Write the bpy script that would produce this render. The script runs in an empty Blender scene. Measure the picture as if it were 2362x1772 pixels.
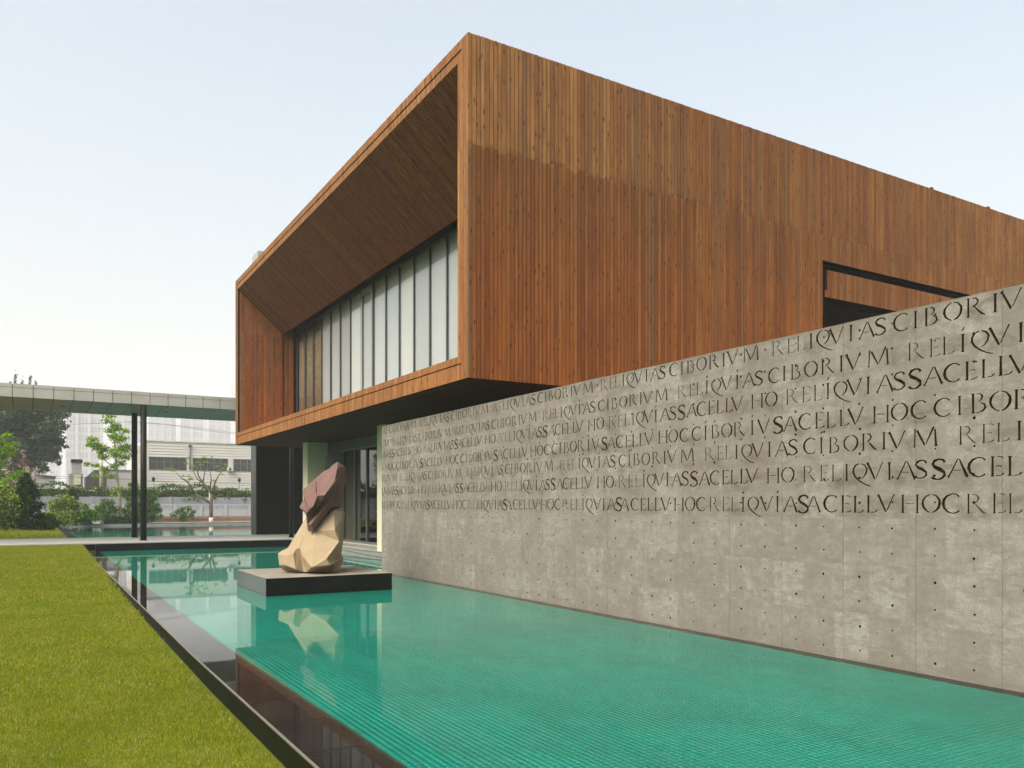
import bpy, math, random
import numpy as np
from mathutils import Vector, Matrix

random.seed(7)
rng = np.random.default_rng(7)
R = math.radians
C = bpy.context.scene.collection

# ------------------------------------------------------------------ camera
EYE = 1.6                                  # metres above the pool water (water is z = 0)
FPX, CXP, HYP = 1870.0, 1181.0, 1166.0     # focal length, centre and horizon in pixels of the 2362 px wide photograph
TH = math.atan((CXP - 62.0) / FPX)         # the wall runs along +Y, the camera looks TH to its right
CT, ST = math.cos(TH), math.sin(TH)
cam_d = bpy.data.cameras.new('camera')
cam = bpy.data.objects.new('camera', cam_d)
C.objects.link(cam)
cam.location = (0, 0, EYE)
cam.rotation_euler = (R(90), 0, -TH)
cam_d.sensor_width = 36.0
cam_d.lens = 36.0 * FPX / 2362.0
cam_d.shift_y = (HYP - 886.0) / 2362.0
cam_d.clip_start = 0.1
cam_d.clip_end = 4000
bpy.context.scene.camera = cam


def at(px, py, Y=None, X=None, d=None):
    """World point that the photograph shows at a pixel, on a plane Y= or X= or at a distance d in front of the camera."""
    t = (px - CXP) / FPX
    if Y is not None:
        X = Y * (ST + t * CT) / (CT - t * ST)
    elif X is not None:
        Y = X * (CT - t * ST) / (ST + t * CT)
    else:
        X, Y = d * (t * CT + ST), d * (CT - t * ST)
    dd = X * ST + Y * CT
    return Vector((X, Y, EYE + (HYP - py) * dd / FPX))


# ------------------------------------------------------------------ light
SUN_AZ, SUN_EL = R(-112), R(46)            # azimuth from +Y towards +X
sun_dir = Vector((math.sin(SUN_AZ) * math.cos(SUN_EL), math.cos(SUN_AZ) * math.cos(SUN_EL), math.sin(SUN_EL)))
sl = bpy.data.lights.new('sun', 'SUN')
sl.energy = 2.0
sl.angle = R(48)
sl.color = (1.0, 0.965, 0.915)
so = bpy.data.objects.new('sun', sl)
C.objects.link(so)
so.rotation_euler = (-sun_dir).to_track_quat('-Z', 'Y').to_euler()
so.location = sun_dir * 60

world = bpy.data.worlds.new('World')
bpy.context.scene.world = world
world.use_nodes = True
wn = world.node_tree
bg = wn.nodes['Background']
sky = wn.nodes.new('ShaderNodeTexSky')
sky.sky_type = 'NISHITA'
sky.sun_disc = False
sky.sun_elevation = SUN_EL
sky.sun_rotation = SUN_AZ
sky.air_density = 1.0
sky.dust_density = 6.0
sky.ozone_density = 1.0
# thin even cloud veil, thicker towards the horizon
tcw = wn.nodes.new('ShaderNodeTexCoord')
sxw = wn.nodes.new('ShaderNodeSeparateXYZ')
wn.links.new(tcw.outputs['Generated'], sxw.inputs[0])
mrw = wn.nodes.new('ShaderNodeMapRange')
mrw.interpolation_type = 'SMOOTHSTEP'
for k_, v_ in ((1, 0.0), (2, 0.55), (3, 0.88), (4, 0.48)):
    mrw.inputs[k_].default_value = v_
wn.links.new(sxw.outputs['Z'], mrw.inputs[0])
tintw = wn.nodes.new('ShaderNodeMix')
tintw.data_type = 'RGBA'
tintw.blend_type = 'MULTIPLY'
tintw.inputs[0].default_value = 1.0
tintw.inputs[7].default_value = (1.25, 1.30, 1.15, 1)
wn.links.new(sky.outputs[0], tintw.inputs[6])
veil = wn.nodes.new('ShaderNodeMix')
veil.data_type = 'RGBA'
veil.inputs[7].default_value = (2.28, 2.24, 2.16, 1)
wn.links.new(mrw.outputs[0], veil.inputs[0])
wn.links.new(tintw.outputs[2], veil.inputs[6])
wn.links.new(veil.outputs[2], bg.inputs['Color'])
bg.inputs['Strength'].default_value = 0.15

sc = bpy.context.scene
sc.view_settings.view_transform = 'Standard'
sc.view_settings.look = 'None'
sc.view_settings.gamma = 1
sc.view_settings.use_curve_mapping = False
sc.view_settings.exposure = 1.16
try:
    sc.cycles.use_denoising = True
    sc.cycles.max_bounces = 8
    sc.cycles.transparent_max_bounces = 12
    sc.cycles.volume_bounces = 1
    sc.cycles.caustics_reflective = False
    sc.cycles.caustics_refractive = False
    sc.cycles.sample_clamp_indirect = 4
except Exception:
    pass


# ------------------------------------------------------------------ object helpers
def thing(name, label, cat, loc=(0, 0, 0), group=None):
    o = bpy.data.objects.new(name, None)
    C.objects.link(o)
    o.location = loc
    o.empty_display_size = 0.2
    o['label'] = label
    o['category'] = cat
    if group:
        o['group'] = group
    return o


def tag(o, label, cat, group=None):
    o['label'] = label
    o['category'] = cat
    if group:
        o['group'] = group
    return o


def kind(o, k):
    o['kind'] = k
    return o


def place(name, me, parent=None, loc=None, rot=None):
    o = bpy.data.objects.new(name, me)
    C.objects.link(o)
    if parent is not None:
        o.parent = parent
        b = Vector((0, 0, 0))
        p = parent
        while p is not None:
            b += p.location
            p = p.parent
        o.location = (Vector(loc) if loc is not None else Vector((0, 0, 0))) - b
    elif loc is not None:
        o.location = loc
    if rot is not None:
        o.rotation_euler = rot
    return o


class MB:
    """Collects boxes, polygons and tubes in world coordinates and links them as ONE mesh object."""

    def __init__(self):
        self.v, self.f, self.sm = [], [], []

    def add(self, vs, fs, smooth=False):
        n = len(self.v)
        self.v += [tuple(p) for p in vs]
        self.f += [tuple(i + n for i in f) for f in fs]
        self.sm += [smooth] * len(fs)
        return self

    def box(self, x0, y0, z0, x1, y1, z1, bev=0.0):
        if bev <= 0:
            vs = [(x0, y0, z0), (x1, y0, z0), (x1, y1, z0), (x0, y1, z0), (x0, y0, z1), (x1, y0, z1), (x1, y1, z1), (x0, y1, z1)]
            fs = [(0, 3, 2, 1), (4, 5, 6, 7), (0, 1, 5, 4), (1, 2, 6, 5), (2, 3, 7, 6), (3, 0, 4, 7)]
            return self.add(vs, fs)
        b = bev
        def ring(z, i):
            return [(x0 + i, y0 + b, z), (x0 + b, y0 + i, z), (x1 - b, y0 + i, z), (x1 - i, y0 + b, z),
                    (x1 - i, y1 - b, z), (x1 - b, y1 - i, z), (x0 + b, y1 - i, z), (x0 + i, y1 - b, z)]
        vs = ring(z0, 0) + ring(z1 - b, 0)
        top = [(x0 + b, y0 + b, z1), (x1 - b, y0 + b, z1), (x1 - b, y1 - b, z1), (x0 + b, y1 - b, z1)]
        vs += top
        fs = [tuple(reversed(range(8)))]
        for k in range(8):
            fs.append((k, (k + 1) % 8, 8 + (k + 1) % 8, 8 + k))
        fs += [(9, 10, 17, 16), (11, 12, 18, 17), (13, 14, 19, 18), (15, 8, 16, 19)]
        fs += [(8, 9, 16), (10, 11, 17), (12, 13, 18), (14, 15, 19), (16, 17, 18, 19)]
        return self.add(vs, fs)

    def quad(self, a, b, c, d):
        return self.add([a, b, c, d], [(0, 1, 2, 3)])

    def tube(self, pts, radii, n=7, cap=True, smooth=True):
        pts = [Vector(p) for p in pts]
        vs, fs = [], []
        up = Vector((0.31, 0.17, 0.93))
        for i, p in enumerate(pts):
            t = (pts[min(i + 1, len(pts) - 1)] - pts[max(i - 1, 0)]).normalized()
            a = t.cross(up)
            if a.length < 1e-3:
                a = t.cross(Vector((1, 0, 0)))
            a.normalize()
            b = t.cross(a)
            for k in range(n):
                w = 2 * math.pi * k / n
                vs.append(p + (a * math.cos(w) + b * math.sin(w)) * radii[i])
        for i in range(len(pts) - 1):
            for k in range(n):
                fs.append((i * n + k, i * n + (k + 1) % n, (i + 1) * n + (k + 1) % n, (i + 1) * n + k))
        if cap:
            fs.append(tuple(reversed(range(n))))
            fs.append(tuple(range((len(pts) - 1) * n, len(pts) * n)))
        return self.add(vs, fs, smooth)

    def cyl(self, x, y, z0, z1, r, n=24):
        return self.tube([(x, y, z0), (x, y, z1)], [r, r], n)

    def mesh(self, name, mat, off=(0, 0, 0)):
        me = bpy.data.meshes.new(name)
        ox, oy, oz = off
        me.from_pydata([(a - ox, b - oy, c - oz) for a, b, c in self.v], [], self.f)
        if any(self.sm):
            me.polygons.foreach_set('use_smooth', self.sm)
        if mat is not None:
            me.materials.append(mat)
        me.update()
        return me

    def build(self, name, mat, parent=None, recalc=False):
        me = self.mesh(name, mat)
        if recalc:
            import bmesh
            bm = bmesh.new()
            bm.from_mesh(me)
            bmesh.ops.recalc_face_normals(bm, faces=bm.faces)
            bm.to_mesh(me)
            bm.free()
        return place(name, me, parent, (0, 0, 0))


def mesh_np(name, verts, faces, mat):
    """Fast mesh from numpy arrays: verts (n,3), faces (m,k)."""
    me = bpy.data.meshes.new(name)
    n, m, k = len(verts), len(faces), faces.shape[1]
    me.vertices.add(n)
    me.vertices.foreach_set('co', np.ascontiguousarray(verts, dtype=np.float32).ravel())
    me.loops.add(m * k)
    me.loops.foreach_set('vertex_index', np.ascontiguousarray(faces, dtype=np.int32).ravel())
    me.polygons.add(m)
    me.polygons.foreach_set('loop_start', np.arange(0, m * k, k, dtype=np.int32))
    me.polygons.foreach_set('loop_total', np.full(m, k, dtype=np.int32))
    me.update(calc_edges=True)
    me.materials.append(mat)
    return me


# ------------------------------------------------------------------ material helpers
class Mat:
    def __init__(self, name):
        self.m = bpy.data.materials.new(name)
        self.m.use_nodes = True
        self.nt = self.m.node_tree
        self.p = self.nt.nodes['Principled BSDF']
        self.out = self.nt.nodes['Material Output']

    def n(self, t, **kw):
        nd = self.nt.nodes.new('ShaderNode' + t)
        for k, v in kw.items():
            setattr(nd, k, v)
        return nd

    def _set(self, sock, v):
        if isinstance(v, bpy.types.NodeSocket):
            self.nt.links.new(v, sock)
        elif isinstance(v, (tuple, list)) and len(v) == 3 and sock.type == 'RGBA':
            sock.default_value = (*v, 1)
        else:
            sock.default_value = v

    def math(self, op, a, b=0.0, c=None, clamp=False):
        nd = self.n('Math', operation=op, use_clamp=clamp)
        self._set(nd.inputs[0], a)
        self._set(nd.inputs[1], b)
        if c is not None:
            self._set(nd.inputs[2], c)
        return nd.outputs[0]

    def vmath(self, op, a, b=(0, 0, 0)):
        nd = self.n('VectorMath', operation=op)
        self._set(nd.inputs[0], a)
        self._set(nd.inputs[1], b)
        return nd.outputs[0]

    def pos(self):
        return self.n('NewGeometry').outputs['Position']

    def island(self):
        return self.n('NewGeometry').outputs['Random Per Island']

    def sep(self, v):
        nd = self.n('SeparateXYZ')
        self._set(nd.inputs[0], v)
        return nd.outputs

    def comb(self, x, y, z):
        nd = self.n('CombineXYZ')
        for i, v in enumerate((x, y, z)):
            self._set(nd.inputs[i], v)
        return nd.outputs[0]

    def noise(self, vec, scale=1.0, detail=3.0, rough=0.55, dist=0.0, out='Fac'):
        nd = self.n('TexNoise')
        self._set(nd.inputs['Vector'], vec)
        nd.inputs['Scale'].default_value = scale
        nd.inputs['Detail'].default_value = detail
        nd.inputs['Roughness'].default_value = rough
        nd.inputs['Distortion'].default_value = dist
        return nd.outputs[out]

    def voronoi(self, vec, scale=1.0, feature='F1', rnd=1.0):
        nd = self.n('TexVoronoi', feature=feature)
        self._set(nd.inputs['Vector'], vec)
        nd.inputs['Scale'].default_value = scale
        nd.inputs['Randomness'].default_value = rnd
        return nd.outputs['Distance']

    def white(self, vec):
        nd = self.n('TexWhiteNoise', noise_dimensions='3D')
        self._set(nd.inputs['Vector'], vec)
        return nd.outputs['Value']

    def rng(self, v, a, b, c=0.0, d=1.0):
        nd = self.n('MapRange', clamp=True)
        self._set(nd.inputs[0], v)
        for i, q in enumerate((a, b, c, d)):
            self._set(nd.inputs[i + 1], q)
        return nd.outputs[0]

    def mix(self, f, a, b, mode='MIX'):
        nd = self.n('Mix', data_type='RGBA', blend_type=mode)
        self._set(nd.inputs[0], f)
        self._set(nd.inputs[6], a)
        self._set(nd.inputs[7], b)
        return nd.outputs[2]

    def ramp(self, f, stops):
        nd = self.n('ValToRGB')
        self._set(nd.inputs[0], f)
        e = nd.color_ramp.elements
        while len(e) < len(stops):
            e.new(0.5)
        for q, (p, c) in zip(e, stops):
            q.position = p
            q.color = (*c, 1)
        return nd.outputs[0]

    def bump(self, h, strength=0.3, dist=0.02):
        nd = self.n('Bump')
        nd.inputs['Strength'].default_value = strength
        nd.inputs['Distance'].default_value = dist
        self._set(nd.inputs['Height'], h)
        self.nt.links.new(nd.outputs[0], self.p.inputs['Normal'])
        return nd.outputs[0]

    def set(self, col=None, rough=None, metal=None, spec=None):
        if col is not None:
            self._set(self.p.inputs['Base Color'], col)
        if rough is not None:
            self._set(self.p.inputs['Roughness'], rough)
        if metal is not None:
            self._set(self.p.inputs['Metallic'], metal)
        if spec is not None:
            self._set(self.p.inputs['Specular IOR Level'], spec)
        return self


def simple(name, col, rough=0.6, var=0.15, scale=3.0, metal=0.0, spec=0.5, bump=0.0):
    m = Mat(name)
    p = m.pos()
    f = m.noise(p, scale, 5, 0.6)
    lo = tuple(c * (1 - var) for c in col)
    hi = tuple(min(1, c * (1 + var)) for c in col)
    m.set(m.mix(m.rng(f, 0.3, 0.7), lo, hi), rough, metal, spec)
    if bump:
        m.bump(m.noise(p, scale * 12, 4), bump, 0.01)
    return m.m


PITCH = 0.0913
XB, YC, ZB0, ZB1, YF = 6.95, 13.19, 3.95, 10.30, 32.60     # the timber box: left face, near corner, soffit, top, far end


def wood_mat(name, axis='z', dark=1.0, stain=True, pale=0.0):
    """Stained softwood boards; axis is the grain direction, boards are PITCH wide."""
    m = Mat(name)
    x, y, z = m.sep(m.pos())
    cx = m.math('FLOOR', m.math('DIVIDE', m.math('SUBTRACT', x, XB - 0.0005), PITCH))
    cy = m.math('FLOOR', m.math('DIVIDE', m.math('SUBTRACT', y, YC - 0.0005), PITCH))
    if axis == 'z':
        row = m.math('GREATER_THAN', z, 8.26)
        cell = m.comb(cx, cy, row)
        grain = m.comb(m.math('MULTIPLY', x, 55), m.math('MULTIPLY', y, 55), m.math('MULTIPLY', z, 1.6))
        kn = m.comb(m.math('DIVIDE', x, PITCH), m.math('DIVIDE', y, PITCH), m.math('MULTIPLY', z, 3.6))
    elif axis == 'x':
        cell = m.comb(0.5, cy, 3.0)
        grain = m.comb(m.math('MULTIPLY', x, 1.6), m.math('MULTIPLY', y, 55), m.math('MULTIPLY', z, 1.6))
        kn = m.comb(m.math('MULTIPLY', x, 2.0), m.math('DIVIDE', y, PITCH), 0.0)
    else:
        cell = m.comb(cx, 0.5, 3.0)
        grain = m.comb(m.math('MULTIPLY', x, 55), m.math('MULTIPLY', y, 1.6), m.math('MULTIPLY', z, 1.6))
        kn = m.comb(m.math('DIVIDE', x, PITCH), m.math('MULTIPLY', y, 2.0), 0.0)
    r1 = m.white(cell)
    r2 = m.white(m.vmath('ADD', cell, (17.3, 5.1, 9.7)))
    big = m.noise(m.pos(), 0.35, 3)
    g = m.noise(grain, 1.0, 4, 0.6, 0.6)
    red = m.ramp(r1, [(0.0, (0.150, 0.050, 0.014)), (0.45, (0.205, 0.070, 0.016)), (0.8, (0.240, 0.086, 0.018)), (1.0, (0.235, 0.100, 0.026))])
    tan = m.ramp(r1, [(0.0, (0.25, 0.116, 0.044)), (0.5, (0.315, 0.157, 0.058)), (1.0, (0.36, 0.185, 0.066))])
    red = m.mix(m.rng(m.math('ADD', z, m.math('MULTIPLY', big, 2.5)), 5.2, 9.2), m.mix(1.0, red, (1.18, 1.02, 0.92), 'MULTIPLY'), m.mix(1.0, red, (0.86, 1.0, 1.30), 'MULTIPLY'))
    col = m.mix(pale, red, tan) if pale else red
    if stain:
        # the upper boards have weathered to a paler tan, unevenly along the wall
        up = m.rng(m.math('ADD', z, m.math('MULTIPLY', m.math('SUBTRACT', r2, 0.5), 0.16)), 8.22, 8.30)
        up = m.math('MULTIPLY', up, m.rng(m.math('ADD', x, m.math('MULTIPLY', big, 6.0)), 11.5, 16.0, 1.0, 0.30))
        up = m.math('MAXIMUM', up, m.math('MULTIPLY', m.rng(x, 16.0, 24.0), m.rng(m.noise(m.pos(), 0.6, 3), 0.35, 0.6, 0.0, 0.8)))
        up = m.math('MULTIPLY', up, m.rng(r2, 0.0, 1.0, 0.50, 0.82))
        col = m.mix(up, red, tan)
    col = m.mix(m.rng(m.noise(m.pos(), 0.8, 4), 0.35, 0.7, 0.0, 0.30), col, (0.16, 0.055, 0.026))
    dr = m.noise(m.comb(m.math('MULTIPLY', cx, 7.3), m.math('MULTIPLY', cy, 5.1), m.math('MULTIPLY', z, 0.9)), 1.0, 3, 0.6)
    col = m.mix(m.rng(dr, 0.42, 0.68, 0.0, 0.55), col, m.mix(1.0, col, (0.52, 0.50, 0.50), 'MULTIPLY'))
    col = m.mix(m.rng(dr, 0.28, 0.44, 0.45, 0.0), col, m.mix(1.0, col, (1.30, 1.22, 1.15), 'MULTIPLY'))
    col = m.mix(m.math('MULTIPLY', m.math('GREATER_THAN', r2, 0.92), 0.6), col, (0.125, 0.078, 0.042))
    col = m.mix(m.rng(g, 0.40, 0.72, 0.0, 0.45), col, (0.12, 0.042, 0.018), 'MIX')
    kd = m.voronoi(m.vmath('ADD', kn, m.vmath('MULTIPLY', m.n('TexNoise').outputs['Color'], (0.0, 0.0, 0.0))), 1.0)
    kh = m.white(m.vmath('FLOOR', kn))
    knot = m.math('MULTIPLY', m.rng(kd, 0.12, 0.26, 1.0, 0.0), m.rng(m.noise(kn, 0.7, 2), 0.40, 0.50))
    col = m.mix(m.math('MULTIPLY', knot, 0.82), col, (0.045, 0.018, 0.010))
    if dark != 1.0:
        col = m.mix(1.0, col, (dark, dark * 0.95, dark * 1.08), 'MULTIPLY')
    m.set(col, 0.7, 0, 0.12)
    m.bump(m.math('ADD', g, m.math('MULTIPLY', knot, -1.0)), 0.25, 0.004)
    return m.m


def concrete_mat():
    m = Mat('board_marked_concrete')
    p = m.pos()
    x, y, z = m.sep(p)
    rnd = m.n('ObjectInfo').outputs['Random']
    off = m.comb(m.math('MULTIPLY', rnd, 40), m.math('MULTIPLY', rnd, 13), m.math('MULTIPLY', rnd, 71))
    q = m.vmath('ADD', p, off)
    a = m.noise(q, 2.2, 6, 0.62, 0.4)
    b = m.noise(m.vmath('MULTIPLY', p, (1, 0.7, 2.6)), 6.5, 5, 0.65, 0.8)
    col = m.mix(m.rng(a, 0.34, 0.66), (0.158, 0.137, 0.116), (0.330, 0.316, 0.284))
    blk = m.white(m.comb(m.math('FLOOR', m.math('DIVIDE', m.math('ADD', y, m.math('MULTIPLY', m.noise(p, 1.5, 2), .05)), 0.3993)), m.math('FLOOR', m.math('DIVIDE', m.math('ADD', z, m.math('MULTIPLY', m.noise(p, 3.0, 3), .04)), 0.495)), 4.0))
    col = m.mix(m.rng(blk, 0.0, 1.0, 0.0, 0.62), col, (0.165, 0.144, 0.122))
    col = m.mix(m.rng(blk, 0.0, 0.25, 0.50, 0.0), col, (0.350, 0.338, 0.300))
    col = m.mix(m.rng(rnd, 0.0, 1.0, 0.0, 0.42), col, (0.19, 0.168, 0.143))
    col = m.mix(m.rng(b, 0.45, 0.66, 0.0, 0.80), col, (0.165, 0.140, 0.117))
    # grey cement patches with fairly crisp borders inside each cast panel
    pt = m.voronoi(m.vmath('MULTIPLY', q, (1, 4.2, 5.2)), 1.0, 'F1', 0.9)
    col = m.mix(m.math('MULTIPLY', m.rng(pt, 0.30, 0.36, 1.0, 0.0), m.rng(a, 0.5, 0.6, 0.0, 0.35)), col, (0.215, 0.205, 0.182))
    md = m.noise(q, 10.0, 5, 0.72, 0.5)
    col = m.mix(m.rng(md, 0.47, 0.64, 0.0, 0.62), col, (0.150, 0.130, 0.109))
    col = m.mix(m.rng(md, 0.32, 0.42, 0.45, 0.0), col, (0.365, 0.352, 0.318))
    # dirt spread round the carved lines
    zz = m.math('MODULO', m.math('SUBTRACT', z, 1.40), 0.2915)
    band = m.math('MULTIPLY', m.math('MULTIPLY', m.rng(zz, 0.02, 0.14), m.rng(zz, 0.24, 0.36, 1.0, 0.0)), m.rng(z, 1.44, 1.50))
    d = m.rng(m.noise(m.vmath('MULTIPLY', p, (1, 2.6, 4.0)), 1.0, 5, 0.7, 0.5), 0.47, 0.70)
    col = m.mix(m.math('MULTIPLY', m.math('MULTIPLY', band, d), 0.9), col, (0.070, 0.053, 0.031))
    # rusty bloom, damp foot
    ru = m.rng(m.noise(m.vmath('MULTIPLY', q, (1, 3.0, 2.0)), 1.3, 4, 0.6), 0.58, 0.72, 0.0, 0.45)
    col = m.mix(ru, col, (0.21, 0.14, 0.092))
    col = m.mix(m.rng(m.math('ADD', z, m.math('MULTIPLY', a, 0.25)), 0.10, 0.36, 0.45, 0.0), col, (0.15, 0.115, 0.092))
    col = m.mix(m.rng(m.math('ADD', z, m.math('MULTIPLY', b, 0.06)), 3.44, 3.52, 0.0, 0.55), col, (0.10, 0.09, 0.066))
    dp = m.noise(m.comb(0.0, m.math('MULTIPLY', y, 9.0), m.math('MULTIPLY', z, 0.8)), 1.0, 5, 0.7)
    col = m.mix(m.math('MULTIPLY', m.rng(dp, 0.55, 0.72, 0.0, 0.40), m.rng(z, 0.2, 1.3)), col, (0.115, 0.092, 0.068))
    # air holes and fine speckle
    v = m.voronoi(p, 26.0, 'F1')
    hole = m.math('MULTIPLY', m.rng(v, 0.10, 0.17, 1.0, 0.0), m.rng(m.noise(p, 4.0, 2), 0.47, 0.57))
    v2 = m.voronoi(p, 9.0, 'F1')
    hole = m.math('MAXIMUM', hole, m.math('MULTIPLY', m.rng(v2, 0.05, 0.075, 1.0, 0.0), m.rng(m.noise(p, 2.0, 2), 0.50, 0.58)))
    col = m.mix(m.math('MULTIPLY', hole, 0.75), col, (0.07, 0.055, 0.042))
    sp = m.noise(p, 85.0, 3, 0.7)
    col = m.mix(m.rng(sp, 0.36, 0.66, 0.55, 0.0), col, (0.12, 0.105, 0.09))
    m.set(col, 0.85, 0, 0.3)
    h = m.math('ADD', m.math('MULTIPLY', b, 0.6), m.math('ADD', m.math('MULTIPLY', sp, 0.25), m.math('MULTIPLY', hole, -1.0)))
    m.bump(h, 0.35, 0.006)
    return m.m


def water_mat(name, tint=(0.93, 0.985, 0.97), ripple=0.008):
    m = Mat(name)
    p = m.pos()
    n1 = m.noise(m.vmath('MULTIPLY', p, (1.0, 1.0, 1.0)), 2.2, 3, 0.5)
    n2 = m.noise(m.vmath('MULTIPLY', p, (2.0, 7.0, 1.0)), 1.6, 3, 0.5)
    b = m.n('Bump')
    b.inputs['Strength'].default_value = ripple
    b.inputs['Distance'].default_value = 0.03
    m._set(b.inputs['Height'], m.math('ADD', m.math('MULTIPLY', n1, 0.6), m.math('MULTIPLY', n2, 0.5)))
    gl = m.n('BsdfGlossy')
    gl.inputs['Roughness'].default_value = 0.0
    gl.inputs['Color'].default_value = (1, 1, 1, 1)
    m.nt.links.new(b.outputs[0], gl.inputs['Normal'])
    tr = m.n('BsdfTransparent')
    tr.inputs['Color'].default_value = (*tint, 1)
    fr = m.n('Fresnel')
    fr.inputs['IOR'].default_value = 1.33
    mx = m.n('MixShader')
    fr_ = m.ramp(fr.outputs[0], [(0.0, (0.0,) * 3), (0.20, (.08,) * 3), (0.295, (.165,) * 3), (0.36, (.25,) * 3), (0.43, (.36,) * 3), (0.60, (.56,) * 3), (1.0, (1.0,) * 3)])
    m.nt.links.new(fr_, mx.inputs[0])
    m.nt.links.new(tr.outputs[0], mx.inputs[1])
    m.nt.links.new(gl.outputs[0], mx.inputs[2])
    m.nt.links.new(mx.outputs[0], m.out.inputs['Surface'])
    m.nt.nodes.remove(m.p)
    return m.m


def glass_mat(name, tint=(0.85, 0.9, 0.88), ior=1.6):
    m = Mat(name)
    gl = m.n('BsdfGlossy')
    gl.inputs['Roughness'].default_value = 0.005
    tr = m.n('BsdfTransparent')
    tr.inputs['Color'].default_value = (*tint, 1)
    fr = m.n('Fresnel')
    fr.inputs['IOR'].default_value = ior
    b = m.n('Bump')
    b.inputs['Strength'].default_value = 0.003
    b.inputs['Distance'].default_value = 0.05
    m._set(b.inputs['Height'], m.noise(m.pos(), 0.9, 2))
    m.nt.links.new(b.outputs[0], gl.inputs['Normal'])
    mx = m.n('MixShader')
    bf = m.n('NewGeometry').outputs['Backfacing']
    m.nt.links.new(m.math('MULTIPLY', fr.outputs[0], m.math('SUBTRACT', 1.0, bf)), mx.inputs[0])
    m.nt.links.new(tr.outputs[0], mx.inputs[1])
    m.nt.links.new(gl.outputs[0], mx.inputs[2])
    m.nt.links.new(mx.outputs[0], m.out.inputs['Surface'])
    m.nt.nodes.remove(m.p)
    return m.m


def leaf_mat(name, cols, trans=0.35):
    m = Mat(name)
    k = len(cols)
    c = m.ramp(m.island(), [(i / max(1, k - 1), q) for i, q in enumerate(cols)])
    c = m.mix(m.rng(m.noise(m.pos(), 1.3, 2), 0.35, 0.65, 0.0, 0.35), c, cols[0])
    df = m.n('BsdfDiffuse')
    tl = m.n('BsdfTranslucent')
    m.nt.links.new(c, df.inputs[0])
    m.nt.links.new(c, tl.inputs[0])
    mx = m.n('MixShader')
    mx.inputs[0].default_value = trans
    m.nt.links.new(df.outputs[0], mx.inputs[1])
    m.nt.links.new(tl.outputs[0], mx.inputs[2])
    m.nt.links.new(mx.outputs[0], m.out.inputs['Surface'])
    m.nt.nodes.remove(m.p)
    return m.m


def granite_mat(name, col, rough=0.25, var=0.35, spec=0.5):
    m = Mat(name)
    p = m.pos()
    a = m.noise(p, 2.0, 5, 0.6)
    b = m.noise(p, 120, 2, 0.5)
    c = m.mix(m.rng(a, 0.3, 0.7), tuple(q * (1 - var) for q in col), tuple(q * (1 + var) for q in col))
    c = m.mix(m.rng(b, 0.55, 0.75, 0, 0.4), c, tuple(min(1, q * 2.2) for q in col))
    sc_ = m.noise(m.vmath('MULTIPLY', p, (9, 1.2, 1)), 1.0, 4, 0.7, 1.5)
    c = m.mix(m.rng(sc_, 0.60, 0.68, 0, 0.25), c, tuple(min(1, q * 2.6) for q in col))
    m.set(c, rough, 0, spec)
    return m.m


M = {}
M['wood'] = wood_mat('stained_larch_upright')
M['wood_plain'] = wood_mat('stained_larch_fascia', 'z', 1.0, False, 0.62)
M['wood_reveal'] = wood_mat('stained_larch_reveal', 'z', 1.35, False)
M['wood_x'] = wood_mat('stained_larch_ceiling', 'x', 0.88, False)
M['wood_y'] = wood_mat('stained_larch_soffit_shade', 'y', 0.38, False)  # underside copy of the larch, shade multiplied into its colour
M['groove'] = simple('dark_batten_backing', (0.018, 0.009, 0.005), 0.9, spec=0.1)
M['concrete'] = concrete_mat()
M['dirt_and_shade'] = simple('carving_dirt_hole_shade', (0.014, 0.010, 0.005), 0.95, 0.5, 6.0, spec=0.05)  # real dirt in the letters; inside the tie holes it paints their shade
M['steel_grey'] = simple('painted_grey_metal', (0.060, 0.066, 0.066), 0.4, 0.1)
M['column_black'] = simple('black_painted_steel', (0.008, 0.007, 0.0065), 0.5, 0.2, 1.5, spec=0.2)
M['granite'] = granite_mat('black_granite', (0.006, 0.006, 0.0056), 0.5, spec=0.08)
M['granite_wet'] = granite_mat('wet_dark_granite', (0.030, 0.024, 0.022), 0.04, spec=0.30)
M['rim_side'] = simple('dark_olive_stone_edge', (0.0075, 0.009, 0.0035), 0.7, 0.25, 2.0, spec=0.06)
M['plinth_top'] = simple('honed_grey_brown_stone', (0.235, 0.205, 0.165), 0.55, 0.18, 2.5, bump=0.1)
M['path'] = simple('pale_grey_paving', (0.265, 0.255, 0.235), 0.7, 0.12, 2.0, bump=0.1)
M['kerb_grey'] = simple('grey_rendered_kerb', (0.20, 0.20, 0.198), 0.7, 0.15, 2.0)
M['cream'] = simple('cream_render', (0.56, 0.52, 0.37), 0.8, 0.06, 1.5)
M['dark_wall'] = simple('dark_green_grey_render', (0.050, 0.058, 0.047), 0.6, 0.15, 1.0)
M['interior'] = simple('dim_interior', (0.035, 0.040, 0.038), 0.8, 0.2, 0.6)
M['blind'] = simple('white_roller_blind', (0.42, 0.425, 0.445), 0.8, 0.03, 0.7)
M['curtain'] = simple('brown_curtain', (0.23, 0.17, 0.11), 0.85, 0.35, 6.0)
M['glass'] = glass_mat('clear_glass', (0.97, 0.98, 0.97), 1.6)
M['glass_dark'] = glass_mat('smoked_glass', (0.42, 0.48, 0.45), 2.1)
M['water'] = water_mat('pool_water')
M['water_far'] = water_mat('far_pool_water', (0.92, 0.97, 0.97), 0.05)
M['soil'] = simple('damp_soil', (0.045, 0.036, 0.020), 0.95, 0.4, 5.0)
M['sheet'] = simple('weathered_metal_sheet', (0.36, 0.345, 0.32), 0.6, 0.10, 1.2, spec=0.4)
M['sheet_under'] = simple('satin_metal_soffit', (0.215, 0.165, 0.145), 0.45, 0.10, 0.8, metal=0.1)
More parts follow.
